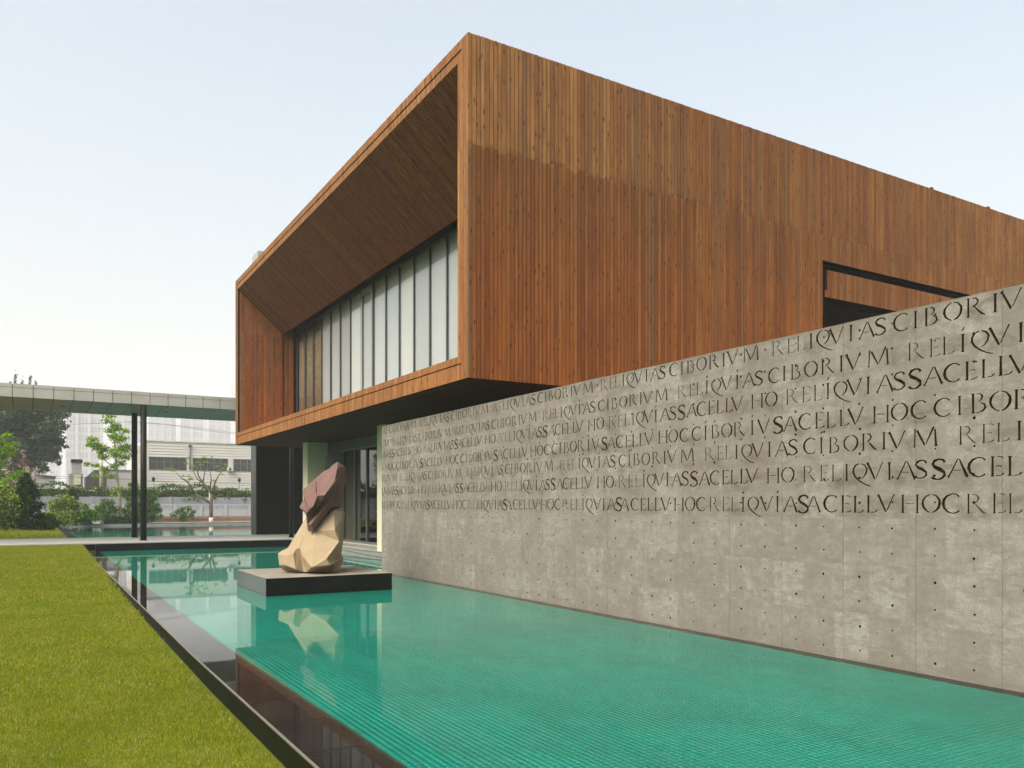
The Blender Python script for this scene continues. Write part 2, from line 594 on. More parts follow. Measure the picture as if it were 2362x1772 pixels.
M['joint'] = simple('dark_joint', (0.03, 0.028, 0.025), 0.9)


# ------------------------------------------------------------------ ground
def zg(x, y):
    """Height of the lawn and the land: level by the pool, rising to the path, a low mound beyond it."""
    z = -0.17
    if y > 8:
        z += 0.19 * min(1, (y - 8) / 14) + 0.0
    if y > 21:
        z += 0.19 * min(1, (y - 21) / 11)
    if y > 32:
        z = 0.21 + 0.05 * min(1, max(0, (y - 38) / 3))
    if 38 < y < 68 and x < 1.6:
        z += 0.30 * math.exp(-((x + 2.5) / 2.6) ** 2 - ((y - 52) / 9) ** 2)
    return z


def ground_mat():
    m = Mat('lawn_earth')
    p = m.pos()
    f = m.noise(p, 0.9, 5, 0.65)
    g = m.noise(p, 14.0, 4, 0.7)
    c = m.mix(m.rng(f, 0.35, 0.65), (0.062, 0.085, 0.004), (0.105, 0.125, 0.008))
    c = m.mix(m.rng(g, 0.45, 0.7, 0, 0.45), c, (0.10, 0.09, 0.030))
    x, y, z = m.sep(p)
    c = m.mix(m.rng(y, 66.0, 66.6), c, m.mix(m.rng(f, 0.4, 0.6), (0.23, 0.16, 0.115), (0.34, 0.29, 0.235)))
    m.set(c, 0.95, 0, 0.1)
    m.bump(g, 0.5, 0.02)
    return m.m


def rim_x(y):
    return 1.502 + 0.21 * max(0.0, min(1.0, (y - 9.0) / 22.0))


xs = sorted(set([-490, -120, -40, -20, -10] + list(np.arange(-6, 1.6, 0.5)) + [1.505, 7.6, 9.05, 22, 40, 120, 890]))
ys = sorted(set([-55, -20, -6] + list(np.arange(-5, 32.3, 1.0)) + [32.25, 38.0] + list(np.arange(39, 66, 1.5)) + [66.05, 67, 70, 80, 100, 160, 300, 1140]))
gv = [(x, y, zg(x, y)) for y in ys for x in xs]
gf = []
nx = len(xs)
for j in range(len(ys) - 1):
    for i in range(nx - 1):
        cx_, cy_ = (xs[i] + xs[i + 1]) / 2, (ys[j] + ys[j + 1]) / 2
        if 1.5 < cx_ < 9.05 and -6 < cy_ < 32.25:
            continue
        if 1.5 < cx_ < 22 and 38.0 < cy_ < 66.05:
            continue
        gf.append((j * nx + i, j * nx + i + 1, (j + 1) * nx + i + 1, (j + 1) * nx + i))
me = bpy.data.meshes.new('lawn')
me.from_pydata(gv, [], gf)
me.materials.append(ground_mat())
me.polygons.foreach_set('use_smooth', [True] * len(me.polygons))
kind(place('lawn', me), 'structure')

# ------------------------------------------------------------------ near pool: rim, ledge, basin, water
rim_y = [-6.0] + list(np.arange(-4.4, 32.2, 0.8)) + [32.24]


def inner_x(y):
    return rim_x(y) + 0.460 + 0.045 * max(0.0, min(1.0, (10 - y) / 5))


rim = MB()
for a, b in zip(rim_y[:-1], rim_y[1:]):
    xa, xb = rim_x(a), rim_x(b)
    rim.add([(xa, a, -0.60), (xb, b, -0.60), (xb, b, 0.012), (xa, a, 0.012), (xa + 0.016, a, 0.012), (xb + 0.016, b, 0.012), (xb + 0.016, b, -0.08), (xa + 0.016, a, -0.08)],
            [(0, 3, 2, 1), (3, 4, 5, 2), (4, 7, 6, 5)])
kind(rim.build('pool_rim', M['rim_side']), 'structure')
rim_ob = bpy.data.objects['pool_rim']
lip = MB()
for a, b in zip(rim_y[:-1], rim_y[1:]):
    xa, xb = rim_x(a), rim_x(b)
    lip.add([(xa - .003, a, 0.006), (xb - .003, b, 0.006), (xb + .012, b, 0.018), (xa + .012, a, 0.018), (xb - .003, b, 0.018), (xa - .003, a, 0.018)], [(0, 5, 4, 1), (5, 3, 2, 4)])
lip.build('stone_lip', simple('pale_stone_lip', (0.13, 0.12, 0.095), .6), rim_ob)
for a, b in zip(rim_y[:-1], rim_y[1:]):
    if b < 2.2:
        continue
    t = MB()
    dz = random.uniform(-0.0008, 0.0008)
    t.add([(rim_x(a) + .018, a + .004, -0.012 + dz), (rim_x(b) + .018, b - .004, -0.012 + dz), (inner_x(b), b - .004, -0.010 + dz), (inner_x(a), a + .004, -0.010 + dz),
           (inner_x(b), b - .004, -0.14), (inner_x(a), a + .004, -0.14)], [(0, 3, 2, 1), (3, 5, 4, 2)])
    t.build('tile', M['granite_wet'], rim_ob)
lg = MB()
for a, b in zip(rim_y[:-1], rim_y[1:]):
    lg.add([(rim_x(a) + .017, a, -.018), (rim_x(b) + .017, b, -.018), (inner_x(b) - .03, b, -.018), (inner_x(a) - .03, a, -.018)], [(0, 3, 2, 1)])
mj = simple('pale_grout', (0.30, 0.25, 0.20), 0.8)
lg.build('ledge_bed', mj, rim_ob)


def mosaic_mat(name, grout=True):
    m = Mat(name)
    p = m.pos()
    x, y, z = m.sep(p)
    cell = m.comb(m.math('FLOOR', m.math('DIVIDE', x, 0.05)), m.math('FLOOR', m.math('DIVIDE', y, 0.05)), 0.0)
    r = m.white(cell)
    c = m.ramp(r, [(0.0, (0.001, 0.265, 0.187)), (0.5, (0.0015, 0.295, 0.210)), (1.0, (0.002, 0.325, 0.236))])
    c = m.mix(m.rng(m.noise(p, 0.7, 4), 0.35, 0.65, 0.0, 0.35), c, (0.003, 0.27, 0.23))
    c = m.mix(m.rng(m.noise(m.vmath('MULTIPLY', p, (1.6, 0.7, 1)), 1.0, 5, .65, .8), 0.36, 0.62, 0.55, 0.0), c, (0.001, 0.165, 0.120))
    c = m.mix(m.rng(m.noise(m.vmath('MULTIPLY', p, (0.8, 1.7, 1)), 1.3, 5, .7, .6), 0.52, 0.72, 0.0, 0.55), c, (0.012, 0.36, 0.28))
    if grout:
        fx = m.math('FRACT', m.math('DIVIDE', x, 0.05))
        fy = m.math('FRACT', m.math('DIVIDE', y, 0.05))
        e = m.math('MINIMUM', m.math('MINIMUM', fx, m.math('SUBTRACT', 1.0, fx)), m.math('MINIMUM', fy, m.math('SUBTRACT', 1.0, fy)))
        c = m.mix(m.rng(e, 0.05, 0.07, 1.0, 0.0), c, (0.05, 0.24, 0.165))
    m.set(c, 0.35, 0, 0.3)
    return m.m


M['mosaic'] = mosaic_mat('teal_mosaic_tile', False)
M['mosaic_far'] = mosaic_mat('teal_mosaic_with_grout', True)
M['grout'] = simple('mosaic_grout', (0.07, 0.27, 0.18), 0.8, 0.2, 3.0)
ZF = -0.035
pf = MB()
pf.quad((1.9, -6, ZF - .0004), (9.1, -6, ZF - .0004), (9.1, 10.0, ZF - .0004), (1.9, 10.0, ZF - .0004))
floor_ob = kind(pf.build('pool_floor', M['grout']), 'structure')
pf2 = MB()
pf2.quad((1.9, 10.0, ZF), (9.1, 10.0, ZF), (9.1, 32.3, ZF), (1.9, 32.3, ZF))
pf2.build('mosaic_far', M['mosaic_far'], floor_ob)
# real 5 cm tiles where the photo lets one tell them apart
TS, TG = 0.05, 0.0024
tx = np.arange(1.95, 7.30, TS)
ty = np.arange(1.6, 9.99, TS)
gx, gy = np.meshgrid(tx, ty)
gx, gy = gx.ravel(), gy.ravel()
dcam = gx * ST + gy * CT
u = CXP + FPX * (gx * CT - gy * ST) / dcam
vv = HYP + FPX * (EYE - ZF) / dcam
vis = (u > 420) & (u < 2450) & (vv < 2100)
gx, gy, dcam = gx[vis], gy[vis], dcam[vis]
order = np.argsort(dcam)
gx, gy = gx[order], gy[order]
tm = MB().box(TG, TG, -0.0010, TS - TG, TS - TG, 0).mesh('tile', M['mosaic'])
for k in range(300):
    place('tile', tm, floor_ob, (gx[k], gy[k], ZF + random.uniform(-.0001, .0001)))
gx, gy = gx[300:], gy[300:]
n = len(gx)
zt = ZF + rng.uniform(-.0001, .0001, n)
V = np.zeros((n, 8, 3))
for i, (dx, dy, dz) in enumerate([(TG, TG, 0), (TS - TG, TG, 0), (TS - TG, TS - TG, 0), (TG, TS - TG, 0), (TG, TG, -.0010), (TS - TG, TG, -.0010), (TS - TG, TS - TG, -.0010), (TG, TS - TG, -.0010)]):
    V[:, i, 0] = gx + dx
    V[:, i, 1] = gy + dy
    V[:, i, 2] = zt + dz
base = (np.arange(n) * 8)[:, None, None]
F = np.array([(0, 1, 2, 3), (4, 5, 1, 0), (5, 6, 2, 1), (6, 7, 3, 2), (7, 4, 0, 3)])[None] + base
kind(place('mosaic_tiles', mesh_np('mosaic_tiles', V.reshape(-1, 3), F.reshape(-1, 4), M['mosaic']), floor_ob, (0, 0, 0)), 'stuff')
w = MB()
wv, wf = [], []
for a in rim_y:
    wv += [(rim_x(a) + .014, a, 0.0), (9.06, a, 0.0)]
for k in range(len(rim_y) - 1):
    wf.append((2 * k, 2 * k + 1, 2 * k + 3, 2 * k + 2))
w.add(wv, wf)
kind(w.build('water', M['water']), 'structure')

# ------------------------------------------------------------------ path slab, terrace, their stone fronts
ps = MB()
ps.box(-9.0, 32.24, 0.225, 24.0, 38.02, 0.26)
path_ob = kind(ps.build('path', M['path']), 'structure')
fr = MB()
fr.box(2.1, 32.27, -0.5, 9.10, 32.5, 0.223)
fr.build('pool_facing', M['granite'], path_ob)
fr = MB()
fr.box(1.7, 37.7, -0.5, 22.0, 37.99, 0.223)
fr.build('pool_facing', M['granite'], path_ob)
tr = MB()
tr.box(9.05, 1.0, 0.20, 28.0, 32.238, 0.26)
terr = kind(tr.build('terrace', M['path']), 'structure')
tr = MB()
tr.box(9.075, 1.0, -0.5, 9.4, 32.2, 0.197)
tr.build('pool_facing', M['kerb_grey'], terr)
exec_after = []


# ------------------------------------------------------------------ carved concrete wall
XW, WT = 7.28, 3.49
GLYPH = {
    'I': [[(0, -.01, .17), (0, .07, .085), (0, .93, .095), (0, 1.0, .18)]],
    'V': [[(-.36, 1.0, .16), (-.31, .9, .095), (-.02, .02, .085)], [(.035, .12, .04), (.30, .95, .05), (.33, 1.0, .09)]],
    'A': [[(-.36, 0, .13), (-.32, .06, .055), (-.01, .98, .05)], [(.035, .97, .05), (.29, .06, .11), (.33, 0, .16)], [(-.17, .37, .025), (.10, .36, .03)]],
    'S': [[(.20, .84, .10), (.15, .96, .07), (.02, 1.01, .05), (-.13, .93, .08), (-.19, .77, .10), (-.12, .62, .11), (.04, .50, .12), (.18, .34, .11), (.20, .18, .095), (.10, .04, .06), (-.04, -.01, .04), (-.17, .05, .07), (-.20, .14, .12)]],
    'C': [[(.33, .86, .07), (.22, .98, .045), (.05, 1.01, .04), (-.16, .90, .075), (-.29, .70, .115), (-.32, .48, .125), (-.27, .25, .11), (-.13, .07, .07), (.06, -.01, .045), (.22, .03, .04), (.33, .13, .06)]],
    'E': [[(-.12, -.01, .16), (-.12, .07, .09), (-.12, .93, .09), (-.12, 1.0, .15)], [(.03, .97, .03), (.15, .97, .03), (.23, .90, .05)], [(-.03, .50, .028), (.10, .52, .03), (.17, .48, .05)], [(.0, .02, .03), (.15, .03, .035), (.25, .13, .06)]],
    'L': [[(-.12, -.01, .16), (-.12, .07, .085), (-.12, .93, .09), (-.12, 1.0, .16)], [(.0, .01, .03), (.16, .03, .035), (.27, .15, .07)]],
    'B': [[(-.17, -.01, .15), (-.17, .07, .085), (-.17, .93, .085), (-.17, 1.0, .14)], [(-.05, .97, .025), (.08, .95, .05), (.15, .82, .075), (.12, .66, .05), (.02, .56, .03)], [(.08, .52, .03), (.22, .40, .07), (.25, .24, .09), (.17, .08, .06), (.02, .01, .03), (-.06, .01, .025)]],
    'O': [[(-.04, 1.0, .035), (-.20, .89, .06), (-.31, .68, .09), (-.33, .48, .10), (-.28, .25, .085), (-.14, .06, .05), (-.03, .01, .035)], [(.04, 1.0, .035), (.20, .92, .06), (.32, .70, .10), (.33, .50, .11), (.29, .28, .10), (.17, .09, .07), (.05, .01, .04)]],
    'R': [[(-.17, -.01, .15), (-.17, .07, .085), (-.17, .93, .085), (-.17, 1.0, .14)], [(-.04, .97, .03), (.11, .94, .055), (.18, .78, .085), (.12, .61, .06), (-.02, .52, .03)], [(.06, .50, .035), (.18, .28, .075), (.32, .07, .08), (.42, .0, .04)]],
    'Q': [[(-.04, 1.0, .035), (-.21, .89, .065), (-.31, .68, .09), (-.31, .45, .10), (-.22, .20, .08), (-.05, -.02, .065), (.15, -.20, .055), (.36, -.33, .045), (.48, -.37, .025)], [(.04, .99, .035), (.22, .88, .07), (.31, .66, .095), (.27, .40, .085), (.15, .18, .05), (.04, .10, .025)]],
    'M': [[(-.42, -.01, .11), (-.41, .07, .06), (-.38, .94, .06), (-.38, 1.0, .10)], [(-.30, .92, .085), (.0, .08, .075)], [(.05, .16, .045), (.33, 1.0, .075), (.36, 1.06, .05)], [(.40, .93, .08), (.44, .08, .10), (.45, -.01, .17)]],
    'H': [[(-.22, -.01, .15), (-.22, .07, .085), (-.22, .93, .085), (-.22, 1.0, .15)], [(.22, -.01, .15), (.22, .07, .085), (.22, .93, .085), (.22, 1.0, .15)], [(-.13, .51, .03), (.12, .50, .025)]],
    "'": [[(-.05, 1.20, .05), (.07, 1.36, .07)]],
}
CR = [('C', 0), ('I', .155), ('B', .31), ('O', .515), ('R', .705), ('I', .895), ('V', 1.04), ('M', 1.32), ('r', 1.70), ('e', 1.90), ('l', 2.03), ('I', 2.17), ('Q', 2.33), ('V', 2.50), ('I', 2.67), ('A', 2.85), ('S', 3.0)]
RS = [('r', 0), ('e', .205), ('l', .355), ('I', .49), ('Q', .645), ('V', .815), ('I', .97), ('A', 1.155), ('S', 1.305), ('S!', 1.47), ('A', 1.66), ('C', 1.83), ('E', 2.0), ('L', 2.145), ('L', 2.295), ('V', 2.43), ('H', 2.74), ('O', 2.95)]
SC = [('S!', 0), ('A', .17), ('C', .36), ('E', .55), ('L', .69), ('L', .85), ('V', 1.0), ('H', 1.28), ('O', 1.48), ('C', 1.68), ('C', 1.91), ('I', 2.07), ('B', 2.24), ('O', 2.43), ('R', 2.61), ('I', 2.83), ('V', 3.01)]
QH = [('Q', 0), ('V', .20), ('I', .36), ('A', .54), ('S!', .71), ('A', .85), ('C', 1.06), ('E', 1.24), ('L', 1.39), ('L', 1.54), ('V', 1.71), ('H', 1.96), ('O', 2.17), ('C', 2.36), ('r', 2.57), ('e', 2.78), ('l', 2.92), ('I', 3.06)]
ROWS = [(CR, 4.82, 3.295, .165), (CR, 6.38, 2.995, .163), (RS, 6.14, 2.728, .168), (SC, 6.31, 2.425, .170), (CR, 5.89, 2.157, .166), (RS, 5.91, 1.856, .172), (QH, 6.68, 1.530, .172)]
PERIOD = 3.217


def groove(pts, cap_h, y0, z0, depth_k=1.0):
    """One carved stroke: a V-section prism that goes into the wall. Returns verts, faces, bbox."""
    P2 = [(y0 - p[0] * cap_h, z0 + p[1] * cap_h, p[2] * cap_h) for p in pts]
    vs, fs = [], []
    for i, (y, z, wd) in enumerate(P2):
        a = P2[max(0, i - 1)]
        b = P2[min(len(P2) - 1, i + 1)]
        ty_, tz_ = b[0] - a[0], b[1] - a[1]
        L = math.hypot(ty_, tz_) or 1
        ny_, nz_ = -tz_ / L, ty_ / L
        dep = max(0.006, min(0.018, wd * depth_k + 0.004))
        h = wd * 0.5 * (1 + 0.003 / dep)
        vs += [(XW - 0.003, y + ny_ * h, z + nz_ * h), (XW - 0.003, y - ny_ * h, z - nz_ * h), (XW + dep, y, z)]
    n = len(P2)
    for i in range(n - 1):
        k, q = 3 * i, 3 * i + 3
        fs += [(k, k + 1, q + 1, q), (k + 1, k + 2, q + 2, q + 1), (k + 2, k, q, q + 2)]
    fs += [(2, 1, 0), (3 * n - 3, 3 * n - 2, 3 * n - 1)]
    return vs, fs


strokes = []      # (verts, faces, ymin, ymax, zmin, zmax, pass)
for txt, yref, zb, ch in ROWS:
    for k in range(-2, 6):
        for j, (ltr, off) in enumerate(txt):
            y = yref + k * PERIOD - off
            if not 1.3 < y < 18.35:
                continue
            faint = ltr[0].islower()
            fat = 1.18 if ltr.endswith('!') else (0.66 if faint else 1.0)
            g = ltr[0].upper()
            jy, jz, js = random.uniform(-.004, .004), random.uniform(-.003, .003), random.uniform(.98, 1.03)
            if ltr.endswith('!'):
                js *= 1.10
                jz -= .012
            parts = list(GLYPH[g])
            if g == 'I' and random.random() < .45 and zb < 3.2:
                parts = parts + GLYPH["'"]
            for st in parts:
                uw = {'H': 1.95, 'C': 1.32, 'I': 1.1, 'S': 1.6, 'A': 1.55}.get(g, 1.48)
                st = [(a * uw, b, c * 1.32 * fat * random.uniform(.85, 1.2)) for a, b, c in st]
                vs, fs = groove(st, ch * js, y + jy, zb + jz)
                yy = [v[1] for v in vs]
                z_ = [v[2] for v in vs]
                strokes.append((vs, fs, min(yy), max(yy), min(z_), max(z_), j % 2))
holes = []
yj = [18.235 - 0.7985 * k for k in range(22)]
zj = [-0.42, 0.02, 0.505, 0.995, 1.485, 1.98, 2.475, 2.97, WT]
for k in range(21):
    for q in range(14):
        zc = 0.12 + 0.2513 * q
        for o in (.19, .555):
            if random.random() < .08:
                continue
            holes.append((yj[k] - o + random.uniform(-.006, .006), zc + random.uniform(-.004, .004)))


def hole_mesh(y, z, r):
    n = 8
    vs, fs = [], []
    for rr, xx in ((r, XW - .004), (r, XW + .004), (r * .6, XW + .032)):
        for i in range(n):
            a = 2 * math.pi * i / n
            vs.append((xx, y + rr * math.cos(a), z + rr * math.sin(a)))
    for k in range(2):
        for i in range(n):
            fs.append((k * n + i, k * n + (i + 1) % n, (k + 1) * n + (i + 1) % n, (k + 1) * n + i))
    fs += [tuple(range(n - 1, -1, -1)), tuple(range(2 * n, 3 * n))]
    return vs, fs


wall = thing('concrete_wall', 'long free-standing concrete wall carved with rows of Latin capitals, rising from the teal pool', 'wall', (XW, 18.2, 0))
core = MB()
core.box(XW + 0.112, 1.2, -0.45, XW + 0.30, 18.225, WT - 0.006)
core.build('wall_core', M['concrete'], wall)
import bmesh


def fix_normals(me):
    bm = bmesh.new()
    bm.from_mesh(me)
    bmesh.ops.recalc_face_normals(bm, faces=bm.faces)
    bm.to_mesh(me)
    bm.free()


jobs, temps = [], []
for a in range(21):
    for b in range(8):
        y1, y0 = yj[a] - .0016, yj[a + 1] + .0016
        z0, z1 = zj[b] + .0004, zj[b + 1] - .0004
        if b == 7:
            z1 = WT + random.uniform(-.004, .003)
        dx = random.uniform(-.0012, .0012)
        me = MB().box(XW, y0, z0, XW + 0.11, y1, z1).mesh('concrete_panel', M['concrete'])
        me.materials.append(M['dirt_and_shade'])
        o = place('concrete_panel', me)
        cutters = [[], [], []]
        for s in strokes:
            if s[2] < y1 and s[3] > y0 and s[4] < z1 and s[5] > z0:
                cutters[s[6]].append((s[0], s[1]))
        for (hy, hz) in holes:
            if y0 + .02 < hy < y1 - .02 and z0 + .02 < hz < z1 - .02:
                cutters[2].append(hole_mesh(hy, hz, random.uniform(.008, .0145)))
        got = False
        for cs in cutters:
            if not cs:
                continue
            cb = MB()
            for vs, fs in cs:
                cb.add(vs, fs)
            cm = cb.mesh('cutter', M['dirt_and_shade'])
            fix_normals(cm)
            co = bpy.data.objects.new('cutter', cm)
            C.objects.link(co)
            temps.append(co)
            md = o.modifiers.new('b', 'BOOLEAN')
            md.operation = 'DIFFERENCE'
            md.solver = 'MANIFOLD'
            md.object = co
            try:
                md.material_mode = 'TRANSFER'
            except Exception:
                pass
            got = True
        jobs.append((o, dx, got))
bpy.context.view_layer.update()
dg = bpy.context.evaluated_depsgraph_get()
for o, dx, got in jobs:
    if got:
        nm = bpy.data.meshes.new_from_object(o.evaluated_get(dg))
        o.modifiers.clear()
        old = o.data
        o.data = nm
        nm.name = 'concrete_panel'
        bpy.data.meshes.remove(old)
    o.parent = wall
    o.location = Vector((dx, 0, 0)) - wall.location
for co in temps:
    cm = co.data
    bpy.data.objects.remove(co)
    bpy.data.meshes.remove(cm)
# dark wet line where the wall meets the water
dl = MB()
dl.box(XW - .004, 1.3, -.40, XW + .02, 18.2, .006)
dl.build('wall_foot', simple('wet_dark_foot', (0.06, 0.05, 0.035), 0.5), wall)

# ------------------------------------------------------------------ timber building
BLD = thing('timber_building', 'large cantilevered box clad in brown upright boards with a deep framed window recess', 'building', (XB, YC, 0))
W = 0.0785
XR = 27.0


def plank_mesh(L, name, mat, w=W, t=.020, ch=.004):
    """A board lying along +Z, its face towards -Y, arrises chamfered."""
    pr = [(0, t), (0, ch), (ch, 0), (w - ch, 0), (w, ch), (w, t)]
    vs = [(x, y, 0) for x, y in pr] + [(x, y, L) for x, y in pr]
    fs = [(i, (i + 1) % 6, 6 + (i + 1) % 6, 6 + i) for i in range(6)]
    fs += [tuple(reversed(range(6))), tuple(range(6, 12))]
    return MB().add(vs, fs).mesh(name, mat)


mesh_cache = {}


def board(L, name, mat, **kw):
    key = (round(L, 3), name, mat.name, tuple(kw.items()))
    if key not in mesh_cache:
        mesh_cache[key] = plank_mesh(L, name, mat, **kw)
    return mesh_cache[key]


def set_boards(lst, name, rest, mat, rotz=0.0, limit=300, used=0, **kw):
    """lst: (x, y, z, L). The first ones each become an object, the others one mesh."""
    k = max(0, limit - used)
    for (x, y, z, L) in lst[:k]:
        place(name, board(L, name, mat, **kw), BLD, (x, y, z), (0, 0, rotz))
    mb = MB()
    c, s_ = math.cos(rotz), math.sin(rotz)
    w, t, ch = kw.get('w', W), kw.get('t', .020), kw.get('ch', .004)
    pr = [(0, t), (0, ch), (ch, 0), (w - ch, 0), (w, ch), (w, t)]
    pr = [(a * c - b * s_, a * s_ + b * c) for a, b in pr]
    for (x, y, z, L) in lst[k:]:
        vs = [(x + a, y + b, z) for a, b in pr] + [(x + a, y + b, z + L) for a, b in pr]
        mb.add(vs, [(i, (i + 1) % 6, 6 + (i + 1) % 6, 6 + i) for i in range(6)] + [tuple(reversed(range(6))), tuple(range(6, 12))])
    if lst[k:]:
        kind(mb.build(rest, mat, BLD), 'stuff')


# right (-Y) face: three boards per upright course, joints staggered between neighbours
SL, SZ0, SZ1, BZ0, BZ1 = 16.87, 7.42, 7.63, 6.745, 7.42
pl = []
nb = int((XR - XB) / PITCH)
for i in range(nb):
    x = XB + i * PITCH + .004
    j1, j2 = (8.25, 5.42) if i % 2 == 0 else (8.30, 6.87)
    if x + W < SL:
        cuts = [ZB0, min(j1, j2), max(j1, j2), ZB1]
    else:
        cuts = [SZ1, j1, ZB1]
    for a, b in zip(cuts[:-1], cuts[1:]):
        top = random.choice((-.003, 0, .002, .003)) if b == ZB1 else 0
        pl.append((x, YC + random.choice((0, .0015, .003)), round(a + .0015, 4), round(b - a - .003 + top, 3)))
    if x > SL + .10:
        pl.append((x, YC, BZ0, round(BZ1 - BZ0, 3)))
    elif x > SL:
        pl.append((x, YC, BZ0, .17))
pl.sort(key=lambda q: -(q[3] / (q[0] * ST + q[1] * CT) ** 2))
set_boards(pl, 'plank', 'plank_cladding', M['wood'])
bk = MB()      # what shows in the gaps between the boards
bk.box(XB + .03, YC + .021, ZB0 + .01, SL - .01, YC + .06, ZB1 - .012)
bk.box(SL - .01, YC + .021, SZ1 + .004, XR, YC + .06, ZB1 - .012)
bk.box(SL + .10, YC + .021, BZ0 + .004, XR, YC + .35, BZ1 - .004)
bk.build('cladding_backing', M['groove'], BLD)

# left (-X) face: picture-frame of short boards in two steps with a shadow groove between
YI, YN = 32.20, 13.65
fl = []
n_sl = int((YF - YC) / PITCH)
for i in range(n_sl):
    y1 = YC + (i + 1) * PITCH - .004       # board runs from y1 down to y1-W after the turn
    ya = y1 - W
    jit = random.choice((0, .0015, .003))
    if y1 < 13.49:
        fl.append((XB + jit, y1, ZB0, ZB1 - ZB0))
    elif y1 < 13.67:
        fl.append((XB + .014 + jit, y1, 4.265, 10.10 - 4.265))
        fl.append((XB + jit, y1, ZB0, .285)); fl.append((XB + jit, y1, 10.125, ZB1 - 10.125))
    elif ya > 32.37:
        fl.append((XB + jit, y1, ZB0, ZB1 - ZB0))
    else:
        fl.append((XB + jit, y1, ZB0, .285))
        fl.append((XB + .014 + jit, y1, 4.265, .135))
        fl.append((XB + jit, y1, 10.125, ZB1 - 10.125))
        fl.append((XB + .014 + jit, y1, 9.93, .17))
        if ya > YI:
            fl.append((XB + .014 + jit, y1, 4.40, 5.53))
fl.sort(key=lambda q: -((q[3] ** .5) / (q[0] * ST + q[1] * CT) ** 2))
fl = [(x, y, round(z, 3), round(L, 3)) for x, y, z, L in fl]
set_boards(fl, 'fascia_board', 'fascia_cladding', M['wood_plain'], rotz=-math.pi / 2)
bk = MB()
bk.box(XB + .036, YC + .03, ZB0 + .01, XB + .08, YF - .02, 4.385)
bk.box(XB + .036, YC + .03, 9.945, XB + .08, YF - .02, ZB1 - .012)
bk.box(XB + .036, YC + .03, 4.385, XB + .08, YN - .02, 9.945)
bk.box(XB + .036, YI + .02, 4.385, XB + .08, YF - .02, 9.945)
bk.build('fascia_backing', M['groove'], BLD)

# sloped ceiling of the recess
CX0, CZ0, CX1, CZ1 = XB + .02, 9.93, 8.72, 8.37
cl = math.hypot(CX1 - CX0, CZ1 - CZ0)
ca = math.atan2(CZ1 - CZ0, CX1 - CX0)
pr = [(0, .020), (0, .004), (.004, 0), (W - .004, 0), (W, .004), (W, .020)]
vs = []
for q in (0, cl):
    for yy, dd in pr:
        vs.append((q * math.cos(ca) - dd * math.sin(ca), yy, q * math.sin(ca) + dd * math.cos(ca)))
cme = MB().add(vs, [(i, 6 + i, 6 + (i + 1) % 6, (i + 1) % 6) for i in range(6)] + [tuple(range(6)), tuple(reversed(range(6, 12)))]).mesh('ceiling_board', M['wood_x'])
k0 = int((YN - YC) / PITCH) + 1
for i in range(k0, int((YI - YC) / PITCH)):
    place('ceiling_board', cme, BLD, (CX0, YC + i * PITCH + .004, CZ0))
bk = MB()
o_ = .022
bk.add([(CX0, YN, CZ0 + o_ + .01), (CX1, YN, CZ1 + o_ + .01), (CX1, YI, CZ1 + o_ + .01), (CX0, YI, CZ0 + o_ + .01)], [(0, 1, 2, 3)])
bk.add([(CX1, YN, CZ1 + .02), (CX1, YN, 8.62), (CX1, YI, 8.62), (CX1, YI, CZ1 + .02)], [(0, 1, 2, 3)])
bk.box(CX1, YN, 8.61, 9.6, YI, 8.66)
bk.build('ceiling_backing', M['groove'], BLD)


def reveal(yface, sgn):
    for i in range(25):
        x = XB + (i + 1) * PITCH + .004
        if x + W > 9.22:
            break
        xm = x + W
        ztop = CZ0 + (xm - CX0) * (CZ1 - CZ0) / (CX1 - CX0) if xm < CX1 else 8.61
        zb = 4.40
        mb = MB()
        ydeep = yface + sgn * .02 + (sgn * .06 if xm > CX1 else 0)
        yf_ = yface + (sgn * .06 if xm > CX1 else 0)
        zl = CZ0 + (x - CX0) * (CZ1 - CZ0) / (CX1 - CX0) if xm < CX1 else ztop
        ya, yb = min(yf_, ydeep), max(yf_, ydeep)
        vs = [(x, ya, zb), (xm, ya, zb), (xm, yb, zb), (x, yb, zb), (x, ya, zl), (xm, ya, ztop), (xm, yb, ztop), (x, yb, zl)]
        mb.add(vs, [(0, 3, 2, 1), (4, 5, 6, 7), (0, 1, 5, 4), (1, 2, 6, 5), (2, 3, 7, 6), (3, 0, 4, 7)])
        mb.build('reveal_board', M['wood_reveal'], BLD)
    b2 = MB()
    a, b = sorted((yface + sgn * .083, yface + sgn * .12))
    b2.box(XB + .082, a, 4.39, 9.3, b, 9.93)
    b2.build('reveal_backing', M['groove'], BLD)


reveal(YI, 1)
reveal(YN, -1)
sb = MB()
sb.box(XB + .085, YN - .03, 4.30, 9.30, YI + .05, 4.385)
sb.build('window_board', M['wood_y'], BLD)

# soffit boards under the box
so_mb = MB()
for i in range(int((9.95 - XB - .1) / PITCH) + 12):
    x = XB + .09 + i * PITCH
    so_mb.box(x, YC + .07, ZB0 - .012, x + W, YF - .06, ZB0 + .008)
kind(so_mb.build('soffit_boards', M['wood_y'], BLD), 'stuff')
sh = MB()
sh.box(XB + .085, YC + .065, ZB0 + .010, XR, YF - .05, ZB0 + .05)
sh.box(XB + .05, YF - .06, ZB0, XR, YF, ZB1 - .05)          # far side
sh.box(XR - .25, YC + .065, ZB0 + .06, XR - .01, YF - .07, ZB1 - .11)
sh.box(XB + .09, YC + .065, ZB1 - .10, XR, YF - .06, ZB1 - .03)  # roof deck
sh.box(9.55, YN - .02, 4.2, 9.60, YI + .05, 8.7) if False else None
sh.build('box_shell', M['groove'], BLD)
